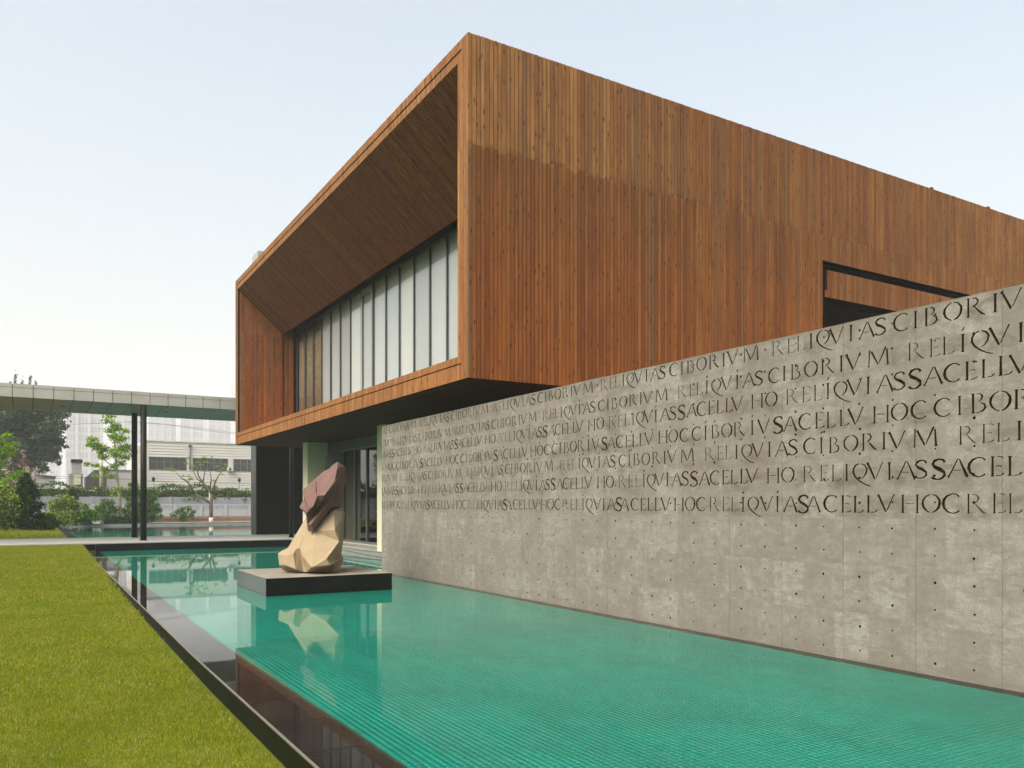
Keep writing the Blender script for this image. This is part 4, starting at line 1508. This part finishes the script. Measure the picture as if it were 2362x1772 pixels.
# ------------------------------------------------------------------ trees, shrubs, hedge
LM = {
    'ginkgo': leaf_mat('spring_green_leaves', [(0.09, 0.20, 0.004), (0.21, 0.36, 0.006), (0.34, 0.48, 0.02)], .45),
    'dark': leaf_mat('dark_evergreen_needles', [(0.004, 0.020, 0.002), (0.012, 0.046, 0.004), (0.050, 0.105, 0.008)], .15),
    'big': leaf_mat('haze_greyed_leaves', [(0.042, 0.075, 0.038), (0.072, 0.112, 0.056), (0.115, 0.155, 0.078)], .25),  # greens paled and greyed, distance haze put into the leaf colour
    'varieg': leaf_mat('yellow_green_variegated_leaves', [(0.022, 0.065, 0.003), (0.15, 0.23, 0.010), (0.50, 0.53, 0.14)], .3),
    'mid': leaf_mat('mid_green_leaves', [(0.014, 0.060, 0.003), (0.075, 0.19, 0.008), (0.20, 0.34, 0.020)], .35),
    'hedge': leaf_mat('dusty_hedge_leaves', [(0.022, 0.055, 0.006), (0.075, 0.140, 0.016), (0.15, 0.22, 0.035)], .25),
    'blossom': leaf_mat('pale_pink_blossom', [(0.25, 0.17, 0.14), (0.55, 0.46, 0.42), (0.62, 0.56, 0.52)], .3),
    'rust': leaf_mat('russet_leaves', [(0.12, 0.065, 0.045), (0.18, 0.10, 0.075)], .3),
}
bark = simple('brown_bark', (0.12, 0.085, 0.055), 0.95, .3, 6, bump=.4)
bark_pale = simple('pale_bark', (0.28, 0.20, 0.12), 0.95, .25, 5, bump=.3)
limew = simple('limewashed_bark', (0.55, 0.52, 0.45), .9)


def leaves(name, clumps, n, size, mat, parent=None, shell=.55, flat=.35, grow=0.0):
    """clumps: (centre, (rx, ry, rz)); n leaves in all, shared out by volume; each leaf a folded-looking diamond."""
    vol = np.array([r[0] * r[1] * r[2] for _, r in clumps]) ** .75
    cnt = np.maximum(3, (n * vol / vol.sum()).astype(int))
    P = []
    for (c, r), k in zip(clumps, cnt):
        dv = rng.normal(size=(k, 3))
        dv /= np.linalg.norm(dv, axis=1)[:, None]
        rad = rng.uniform(0, 1, k) ** shell
        rad *= 1 + .25 * rng.normal(size=k) * (rng.uniform(0, 1, k) < .35)
        P.append(np.array(c)[None] + dv * rad[:, None] * np.array(r)[None])
    P = np.concatenate(P)
    k = len(P)
    nrm = rng.normal(size=(k, 3))
    nrm[:, 2] += flat * 2
    nrm /= np.linalg.norm(nrm, axis=1)[:, None]
    t = np.cross(nrm, rng.normal(size=(k, 3)))
    t /= np.linalg.norm(t, axis=1)[:, None] + 1e-9
    b = np.cross(nrm, t)
    s = size * rng.uniform(.6, 1.35, k)[:, None]
    V = np.stack([P - t * s * .5, P + b * s * .28 - nrm * s * .06, P + t * s * .5, P - b * s * .28 - nrm * s * .06], axis=1)
    F = np.arange(k * 4).reshape(k, 4)
    return place(name, mesh_np(name, V.reshape(-1, 3), F, mat), parent, (0, 0, 0))


def trunk(parent, limbs, mat, name='trunk', n=7):
    mb = MB()
    for pts, r0, r1 in limbs:
        k = len(pts)
        mb.tube(pts, [r0 + (r1 - r0) * i / (k - 1) for i in range(k)], n)
    return mb.build(name, mat, parent)


# young ginkgo-like tree behind the far pool
GY = 67.0
Z1 = lambda x, y: (x / 5.531, 930 + y / 5.531)
gp = lambda x, y, dy=0: at(*Z1(x, y), Y=GY + dy)
GT = thing('young_tree', 'young slender tree with bright spring green leaves left of the black columns', 'tree', tuple(gp(1545, 1545)))
trunk(GT, [([gp(1545, 1560), gp(1530, 1230), gp(1500, 1000), gp(1485, 800), gp(1465, 560), gp(1440, 300), gp(1395, 150)], .13, .03),
           ([gp(1490, 880), gp(1420, 800), gp(1350, 740), gp(1230, 590, .8), gp(1160, 480, 1)], .05, .012),
           ([gp(1480, 760), gp(1560, 660), gp(1640, 560)], .045, .012), ([gp(1470, 640), gp(1400, 560), gp(1330, 560, -.6)], .04, .012),
           ([gp(1460, 520), gp(1540, 420), gp(1610, 350)], .035, .01), ([gp(1500, 980), gp(1420, 900), gp(1240, 790), gp(1110, 780, .5)], .04, .01), ([gp(1500, 1000), gp(1400, 930), gp(1210, 930, -.6)], .03, .01)], bark_pale)
cl_ = []
for x, y, r in [(1400, 165, 75), (1370, 230, 75), (1470, 280, 70), (1410, 345, 85), (1605, 360, 65), (1500, 330, 60), (1520, 450, 115), (1440, 420, 70), (1180, 465, 75), (1140, 530, 60), (1240, 545, 95), (1330, 595, 95), (1570, 590, 120), (1460, 640, 90), (1590, 690, 95), (1330, 690, 75), (1120, 780, 55), (1230, 795, 60), (1350, 845, 75), (1455, 800, 65), (1220, 930, 55), (1400, 930, 65), (1640, 555, 75), (1500, 1090, 55), (1435, 1185, 40), (1550, 770, 60), (1290, 640, 60), (1700, 620, 50)]:
    c = gp(x, y, rng.uniform(-.7, .7))
    rr = r * .0058
    cl_.append((tuple(c), (rr * 1.15, rr * 1.3, rr * .62)))
leaves('crown', cl_, 5200, .17, LM['ginkgo'], GT, .8)
# branch of a second young tree reaching in at the left edge of the view
LT = thing('young_tree', 'bright green young tree whose branches reach in at the left edge of the view', 'tree', (-2.2, 52, .3))
q = lambda x, y, dy=0: at(*Z1(x, y), Y=52 + dy)
trunk(LT, [([(-2.3, 52, .2), (-2.25, 52, 2.5), (-2.1, 52, 5.4)], .09, .03), ([(-2.2, 52, 2.6), q(-60, 900), q(40, 720), q(110, 600), q(220, 530)], .04, .01), ([(-2.15, 52, 3.5), q(-40, 560), q(70, 430)], .03, .01)], bark_pale)
leaves('crown', [(tuple(q(x, y)), (r * .0052, r * .0052, r * .0032)) for x, y, r in [(80, 420, 70), (30, 500, 50), (200, 530, 55), (120, 570, 80), (130, 640, 60), (60, 680, 60), (20, 760, 60), (-60, 620, 110), (-120, 800, 120), (-20, 900, 60), (-150, 450, 120), (60, 1000, 40)]], 2000, .15, LM['ginkgo'], LT, .8)

# big hazy tree
BT = thing('large_tree', 'large dark broad-leaved tree in the haze at the left', 'tree', tuple(at(60, 1118, Y=92)))
q = lambda x, y, dy=0: at(*Z1(x, y), Y=92 + dy)
trunk(BT, [([at(40, 1150, Y=92), q(230, 900), q(240, 600), q(300, 300)], .5, .2), ([q(240, 700), q(420, 520), q(620, 420)], .22, .06), ([q(240, 600), q(100, 400), q(-100, 250)], .2, .06), ([q(300, 820), q(480, 760), q(640, 690)], .12, .04)], bark)
cl_ = []
for x, y, r in [(150, 120, 200), (400, 100, 190), (600, 150, 160), (770, 150, 85), (850, 150, 50), (300, 300, 230), (550, 330, 180), (700, 300, 120), (800, 300, 60), (100, 350, 220), (400, 500, 200), (620, 480, 160), (760, 500, 70), (560, 640, 140), (690, 690, 80), (740, 760, 40), (350, 700, 160), (500, 800, 100), (560, 840, 60), (150, 600, 180), (-50, 200, 250), (-80, 500, 220), (60, 820, 150), (20, 930, 90), (700, 590, 70), (830, 560, 30)]:
    c = q(x, y, rng.uniform(-2.5, 2.5))
    rr = r * .0082
    cl_.append((tuple(c), (rr * 1.1, rr * 1.3, rr * .85)))
leaves('crown', cl_, 20000, .34, LM['big'], BT, .62)
for k, (x, y, h) in enumerate([(24, 884, 3), (36, 862, 5), (52, 877, 4), (70, 868, 5), (82, 884, 2)]):
    p = at(x, y, Y=120)
    PT = thing('poplar_tree', 'slim hazy poplar whose tip shows above the canopy, number %d from the left' % (k + 1) if False else ['shortest poplar tip above the canopy at the far left', 'tallest poplar tip above the canopy', 'stubby poplar tip between two taller ones above the canopy', 'thin poplar tip standing apart above the canopy', 'lowest poplar tip nearest the timber box above the canopy'][k], 'tree', (p.x, 120, 1), 'poplars behind the canopy')
    trunk(PT, [([(p.x, 120, .5), (p.x, 120, p.z * .6), (p.x, 120, p.z)], .2, .03)], bark)
    leaves('crown', [((p.x + rng.uniform(-.15, .15), 120, p.z * (.45 + .06 * i)), (.55 - .045 * i, .5, .9)) for i in range(9)] + [((p.x, 120, p.z - .3), (.22, .22, .7))], 900, .3, LM['big'], PT, .7)
# blossom and russet shrubs below it
q = lambda x, y, dy=0: at(*Z1(x, y), Y=72 + dy)
BL = thing('blossom_tree', 'small tree with pale pink blossom in front of the grey shed', 'tree', tuple(q(300, 1100)))
trunk(BL, [([q(330, 1180), q(320, 950), q(290, 700), q(285, 600)], .06, .02), ([q(330, 1000), q(430, 880), q(470, 800)], .04, .01), ([q(325, 1000), q(200, 900), q(120, 720)], .04, .01), ([q(330, 1000), q(80, 880), q(60, 820)], .03, .01)], bark)
leaves('blossom', [(tuple(q(x, y)), (r * .006, r * .006, r * .0065)) for x, y, r in [(280, 620, 40), (310, 680, 35), (115, 720, 45), (120, 780, 30), (65, 850, 45), (90, 890, 40), (330, 820, 40), (350, 860, 50), (430, 870, 45), (470, 830, 35), (420, 940, 60), (250, 800, 30), (560, 900, 40), (380, 1000, 60), (480, 960, 50), (300, 920, 60), (200, 1000, 60)]], 700, .13, LM['blossom'], BL, .8)
RT = thing('russet_shrub', 'small russet leaved treetop in front of the pale house', 'tree', tuple(at(54, 1110, Y=80)))
trunk(RT, [([at(56, 1118, Y=80), at(56, 1075, Y=80)], .06, .02)], bark)
leaves('crown', [(tuple(at(x, y, Y=80)), (r * .034, r * .034, r * .03)) for x, y, r in [(52, 1069, 11), (60, 1066, 9), (46, 1072, 8), (57, 1075, 10)]], 420, .22, LM['rust'], RT, .8)

# pruned bare tree
q = lambda x, y, dy=0: at(280 + x / 5.531, 950 + y / 5.531, Y=68 + dy)
PR = thing('pruned_tree', 'almost bare pruned tree with upright limbs and a few new leaves', 'tree', tuple(q(1145, 1420)))
trunk(PR, [([q(1146, 1425), q(1142, 1160), q(1152, 1060)], .16, .13), ([q(1135, 1170), q(1050, 1112), q(930, 1042), q(870, 985, .3), q(760, 925, .6)], .10, .035), ([q(930, 1042), q(885, 950), q(840, 890), q(765, 846)], .085, .055), ([q(765, 846), q(700, 780), q(640, 735)], .025, .008),
           ([q(1150, 1065), q(1128, 1000), q(1062, 940), q(1040, 905), q(982, 820), q(970, 745), q(968, 680)], .11, .03), ([q(1040, 905), q(1058, 800), q(1072, 715)], .06, .025), ([q(1130, 1000), q(1146, 860), q(1134, 765)], .07, .03), ([q(1160, 1030), q(1200, 890), q(1240, 820), q(1280, 768)], .08, .03),
           ([q(1035, 912), q(960, 850), q(920, 760), q(880, 660)], .05, .012), ([q(870, 985), q(862, 900), q(860, 850)], .03, .01), ([q(1280, 768), q(1330, 690), q(1350, 650)], .02, .006), ([q(1072, 715), q(1100, 640), q(1150, 585)], .02, .006), ([q(968, 680), q(990, 600)], .02, .006), ([q(1134, 765), q(1100, 700)], .02, .006), ([q(1200, 890), q(1180, 830)], .02, .006)], bark)
MB().tube([q(1146, 1422), q(1145, 1350)], [.172, .166], 9).build('limewash', limew, PR)
leaves('new_leaves', [(tuple(q(x, y, rng.uniform(-.3, .3))), (r * .0055, r * .005, r * .0022)) for x, y, r in [(620, 735, 70), (680, 740, 40), (850, 590, 45), (830, 660, 40), (1000, 600, 50), (1060, 580, 40), (1070, 640, 50), (1150, 580, 30), (1210, 700, 45), (1330, 680, 40), (1310, 730, 50), (1240, 760, 40), (1290, 800, 30), (790, 820, 40), (860, 820, 40), (900, 720, 50), (920, 690, 40), (970, 640, 40), (890, 980, 40), (920, 1010, 50), (1180, 880, 40), (1200, 960, 50), (880, 860, 60), (1020, 680, 40)]], 900, .13, LM['ginkgo'], PR, .8)
WP = at(280 + 1126 / 5.531, 1205, Y=69.5)
tag(MB().tube([(WP.x, 69.5, .3), (WP.x, 69.5, at(483, 1134, Y=69.5).z)], [.05, .05], 8).build('white_post', limew), 'thin white post just behind the pruned tree trunk', 'post')


def shrub(name, label, px, py, Y, blobs, n, size, lm, zx=1.0, stem=True):
    """blobs: (px, py, radius px) in photograph pixels at depth Y."""
    b = at(px, py, Y=Y)
    T = thing(name, label, 'tree' if 'conifer' in name else 'shrub', (b.x, Y, zg(b.x, Y)))
    k = (b.x * ST + b.y * CT) / FPX
    limbs = []
    for x, y, r in blobs[:5]:
        e = at(x, y, Y=Y)
        limbs.append(([Vector((b.x, Y, zg(b.x, Y))), (Vector((b.x, Y, zg(b.x, Y))) + e) / 2 + Vector((.05, 0, .1)), e], .035, .01))
    trunk(T, limbs, bark, 'stems', 5)
    leaves('foliage', [(tuple(at(x, y, Y=Y + rng.uniform(-.5, .5) * r * k)), (r * k * zx, r * k, r * k * .85)) for x, y, r in blobs], n, size, LM[lm], T, .6)
    return T


shrub('variegated_shrub', 'yellow green variegated shrub at the left edge of the lawn', 12, 1238, 46, [(8, 1140, 16), (25, 1150, 16), (-8, 1150, 20), (35, 1158, 14), (15, 1170, 22), (-5, 1190, 22), (10, 1205, 22), (30, 1185, 14), (-25, 1180, 26)], 3600, .13, 'varieg')
shrub('conifer', 'dark green conifer between the two variegated shrubs', 62, 1232, 48, [(60, 1095, 8), (58, 1104, 12), (66, 1112, 13), (52, 1118, 15), (70, 1128, 17), (52, 1138, 18), (82, 1140, 13), (66, 1152, 22), (44, 1160, 18), (88, 1168, 16), (60, 1180, 27), (36, 1195, 20), (92, 1190, 16), (60, 1210, 30), (30, 1215, 20), (95, 1212, 20), (112, 1222, 14), (20, 1225, 20), (50, 1226, 22), (80, 1226, 20)], 7500, .15, 'dark')
shrub('variegated_shrub', 'rounded yellow green variegated shrub right of the dark conifer', 150, 1213, 58, [(150, 1150, 14), (165, 1158, 16), (135, 1158, 14), (120, 1165, 14), (178, 1168, 14), (150, 1172, 24), (125, 1185, 18), (180, 1185, 14), (150, 1195, 26), (110, 1190, 12)], 4200, .14, 'varieg')
shrub('leafy_shrub', 'dark low shrub under the variegated one beside the far pool', 170, 1212, 64, [(130, 1203, 12), (150, 1205, 11), (172, 1204, 12), (192, 1202, 12), (110, 1207, 9), (205, 1205, 8)], 1800, .14, 'dark')
shrub('leafy_shrub', 'mid green shrub to the left of the young tree trunk', 245, 1210, 66.8, [(240, 1165, 12), (255, 1160, 11), (228, 1175, 13), (262, 1176, 14), (245, 1186, 18), (222, 1192, 13), (268, 1194, 12), (205, 1198, 10), (245, 1200, 14)], 3300, .14, 'mid')
shrub('leafy_shrub', 'mid green shrub between the young tree and the black columns', 296, 1210, 67.5, [(296, 1150, 8), (300, 1165, 12), (288, 1180, 13), (308, 1185, 14), (296, 1198, 13), (318, 1195, 12), (300, 1135, 7), (310, 1120, 10), (322, 1140, 10), (300, 1118, 6)], 2600, .14, 'mid')
shrub('leafy_shrub', 'tall mid green shrub right of the black columns', 350, 1208, 68, [(345, 1143, 11), (355, 1150, 10), (340, 1160, 14), (358, 1168, 13), (366, 1178, 10), (345, 1182, 16), (358, 1194, 11), (340, 1200, 12), (371, 1190, 6)], 3000, .14, 'mid')
shrub('leafy_shrub', 'small loose green shrub in front of the brown retaining wall', 422, 1205, 69, [(420, 1176, 10), (435, 1174, 9), (408, 1182, 9), (446, 1181, 7), (425, 1188, 13), (402, 1190, 7), (440, 1190, 8), (420, 1198, 8), (395, 1188, 5)], 1300, .13, 'mid')
shrub('leafy_shrub', 'bright sprig of leaves at the left behind the conifer', 20, 1200, 56, [(30, 1100, 12), (45, 1092, 10), (10, 1112, 12), (55, 1090, 8), (-5, 1118, 10), (20, 1106, 9)], 700, .15, 'ginkgo')
for k_, (lbl, px_0, py_0, Y_, bl_, n_, lm_) in enumerate([
    ('low dark shrub at the foot of the conifer on the pool side', 108, 1222, 55, [(98, 1200, 14), (115, 1196, 13), (108, 1210, 16), (128, 1208, 12), (90, 1212, 12)], 2200, 'dark'),
    ('bushy green shrub filling the gap behind the rounded variegated shrub', 205, 1208, 65.5, [(200, 1180, 13), (215, 1186, 12), (190, 1190, 13), (208, 1197, 14), (178, 1196, 10), (196, 1168, 9)], 2400, 'mid'),
    ('low dark shrub at the foot of the young tree', 275, 1209, 66, [(262, 1202, 10), (280, 1200, 11), (296, 1203, 9), (248, 1204, 8), (312, 1203, 8)], 1600, 'dark'),
    ('leafy shrub standing directly behind the black columns', 322, 1209, 68.5, [(320, 1165, 12), (330, 1178, 13), (318, 1188, 14), (334, 1195, 12), (326, 1150, 10)], 2200, 'mid'),
    ('small pointed evergreen behind the rounded variegated shrub', 168, 1205, 62, [(166, 1132, 6), (168, 1140, 8), (163, 1148, 9), (172, 1152, 9), (167, 1160, 11)], 1100, 'dark'),
    ('pale flowering shrub at the far left behind the lawn shrubs', 20, 1215, 52, [(-5, 1132, 12), (12, 1128, 11), (30, 1133, 10), (45, 1128, 8), (-20, 1140, 14), (5, 1142, 14)], 1500, 'varieg')]):
    shrub('leafy_shrub', lbl, px_0, py_0, Y_, bl_, n_, .14, lm_)
# hedge on top of the boundary wall
HG = thing('hedge', 'long ragged hedge spilling over the top of the bluish boundary wall', 'hedge', (6, 79, 2.3))
hc = []
for i in range(150):
    x = -24 + i * .375
    top = 3.25 + .28 * math.sin(i * .21) + .14 * math.sin(i * .83)
    hc.append(((x, 78.6 + rng.uniform(-.3, .3), 2.75 + rng.uniform(-.1, .1)), (.45, .75, .55)))
    hc.append(((x, 78.5 + rng.uniform(-.3, .3), top - .15), (.4, .6, .25)))
    if rng.uniform() < .4:
        hc.append(((x, 77.0 + rng.uniform(-.2, .1), 2.2 + rng.uniform(-.15, .2)), (.35, .25, .3)))
leaves('foliage', hc, 26000, .19, LM['hedge'], HG, .7)
hm = MB()
for i in range(75):
    x = -24 + i * .75
    hm.box(x, 78.5, 2.1, x + .76, 79.3, 2.80 + .2 * math.sin(i * .42))
hm.build('branches', simple('hedge_twigs', (0.06, 0.055, 0.030), .95, .4, 3), HG)
kind(MB().add([(-60, 79.3, 2.3), (60, 79.3, 2.3), (60, 94.9, 1.6), (-60, 94.9, 1.6), (-60, 77.26, 2.2), (60, 77.26, 2.2)], [(0, 1, 2, 3), (4, 5, 1, 0)]).build('terrace_ground', M['soil']), 'structure')
for k, (x, y, h) in enumerate([(-9, 71, 6.5), (-14, 73, 8), (-5.2, 72.5, 5.2)]):
    T = thing('garden_tree', ['leafy garden tree left of the view, mirrored in the dark glass', 'tallest garden tree left of the view', 'smaller garden tree left of the view beside the boundary wall'][k], 'tree', (x, y, .3), 'garden trees left of the view')
    trunk(T, [([(x, y, .2), (x + .1, y, h * .5), (x, y, h * .8)], .14, .05)], bark)
    leaves('crown', [((x + rng.normal() * h * .13, y + rng.normal() * h * .13, h * rng.uniform(.4, .95)), (h * .13, h * .13, h * .1)) for _ in range(18)], 2500, .2, LM['mid'], T, .7)

# ------------------------------------------------------------------ grass
def grass_blades(x0, x1, y0, y1, dens, h, wdt, clear=.13):
    n = int((x1 - x0) * (y1 - y0) * dens)
    x = rng.uniform(x0, x1, n)
    y = rng.uniform(y0, y1, n)
    rx = 1.502 + .21 * np.clip((y - 9) / 22, 0, 1)
    keep = x < rx - .02 - clear * rng.uniform(0, 1, n) ** 1.5
    x, y, rx = x[keep], y[keep], rx[keep]
    n = len(x)
    z = np.array([zg(a, b) for a, b in zip(x, y)]) if n < 60000 else np.interp(y, np.linspace(-10, 68, 800), [zg(-9, b) for b in np.linspace(-10, 68, 800)])
    if y0 >= 38:
        z = np.array([zg(a, b) for a, b in zip(x, y)])
    dz_ = .5 + .5 * np.sin(x * 5.3 + 2 * np.sin(y * 2.9)) * np.sin(y * 4.1 + 1.7 * np.sin(x * 4.4)) * np.sin(x * 11.7 + y * 9.1 + np.sin(y * 7.7))
    kp = rng.uniform(0, 1, n) < .45 + .75 * dz_
    x, y, z = x[kp], y[kp], z[kp]
    n = len(x)
    patch = .5 + .5 * np.sin(x * 2.1 + 1.3 * np.sin(y * 1.1)) * np.sin(y * 1.7 + np.sin(x * 3.3))
    hh = h * rng.uniform(.5, 1.25, n) * (.75 + .4 * patch)
    ang = rng.uniform(0, 2 * np.pi, n)
    lean = rng.uniform(.1, .9, n) * hh
    la = rng.normal(size=n) * 2.2 + 1.6 * np.sin(x * 3.1 + np.sin(y * 4.3)) + 2.0 * np.sin(y * 2.7 + x)
    w_ = wdt * rng.uniform(.6, 1.3, n) * .5
    V = np.zeros((n, 3, 3))
    V[:, 0] = np.stack([x - np.cos(ang) * w_, y - np.sin(ang) * w_, z - .004], 1)
    V[:, 1] = np.stack([x + np.cos(ang) * w_, y + np.sin(ang) * w_, z - .004], 1)
    V[:, 2] = np.stack([x + np.cos(la) * lean, y + np.sin(la) * lean, z + hh], 1)
    return V


gm = Mat('grass_blades')
isl = gm.island()
gc = gm.ramp(isl, [(0.0, (0.075, 0.115, 0.002)), (0.40, (0.190, 0.235, 0.004)), (0.80, (0.31, 0.33, 0.012)), (0.88, (0.42, 0.36, 0.10)), (1.0, (0.55, 0.45, 0.18))])
gp_ = gm.pos()
pf_ = gm.noise(gp_, 1.1, 4, .6)
gc = gm.mix(gm.rng(pf_, .40, .66, 0, .42), gc, (0.130, 0.185, 0.003))
gc = gm.mix(gm.rng(gm.noise(gp_, 2.6, 4, .65), .56, .70, 0, .45), gc, (0.36, 0.30, 0.085))
d1, t1, mxx = gm.n('BsdfDiffuse'), gm.n('BsdfTranslucent'), gm.n('MixShader')
gm.nt.links.new(gc, d1.inputs[0]); gm.nt.links.new(gc, t1.inputs[0])
mxx.inputs[0].default_value = .35
gm.nt.links.new(d1.outputs[0], mxx.inputs[1]); gm.nt.links.new(t1.outputs[0], mxx.inputs[2])
gm.nt.links.new(mxx.outputs[0], gm.out.inputs['Surface'])
G = [grass_blades(-1.1, 1.75, 3.2, 8.5, 16000, .027, .0042), grass_blades(-1.5, 1.75, 8.5, 16, 7500, .031, .006), grass_blades(-2.2, 1.75, 16, 32.2, 3000, .042, .010),
     grass_blades(-7, -1.1, 3.2, 32, 2200, .042, .010), grass_blades(-4.5, 1.45, 38.05, 62, 500, .07, .016, .02)]
V = np.concatenate(G).reshape(-1, 3)
kind(place('grass', mesh_np('grass', V, np.arange(len(V)).reshape(-1, 3), gm.m), None, (0, 0, 0)), 'stuff')

# ------------------------------------------------------------------ haze
hz = bpy.data.materials.new('haze')
hz.use_nodes = True
hn = hz.node_tree
hn.nodes.remove(hn.nodes['Principled BSDF'])
pv = hn.nodes.new('ShaderNodeVolumePrincipled')
pv.inputs['Color'].default_value = (0.93, 0.95, 0.98, 1)
pv.inputs['Density'].default_value = 0.0007
pv.inputs['Anisotropy'].default_value = 0.0
hn.links.new(pv.outputs[0], hn.nodes['Material Output'].inputs['Volume'])
kind(MB().box(-500, -60, -1.7, 900, 1150, 150).build('haze', hz), 'stuff')
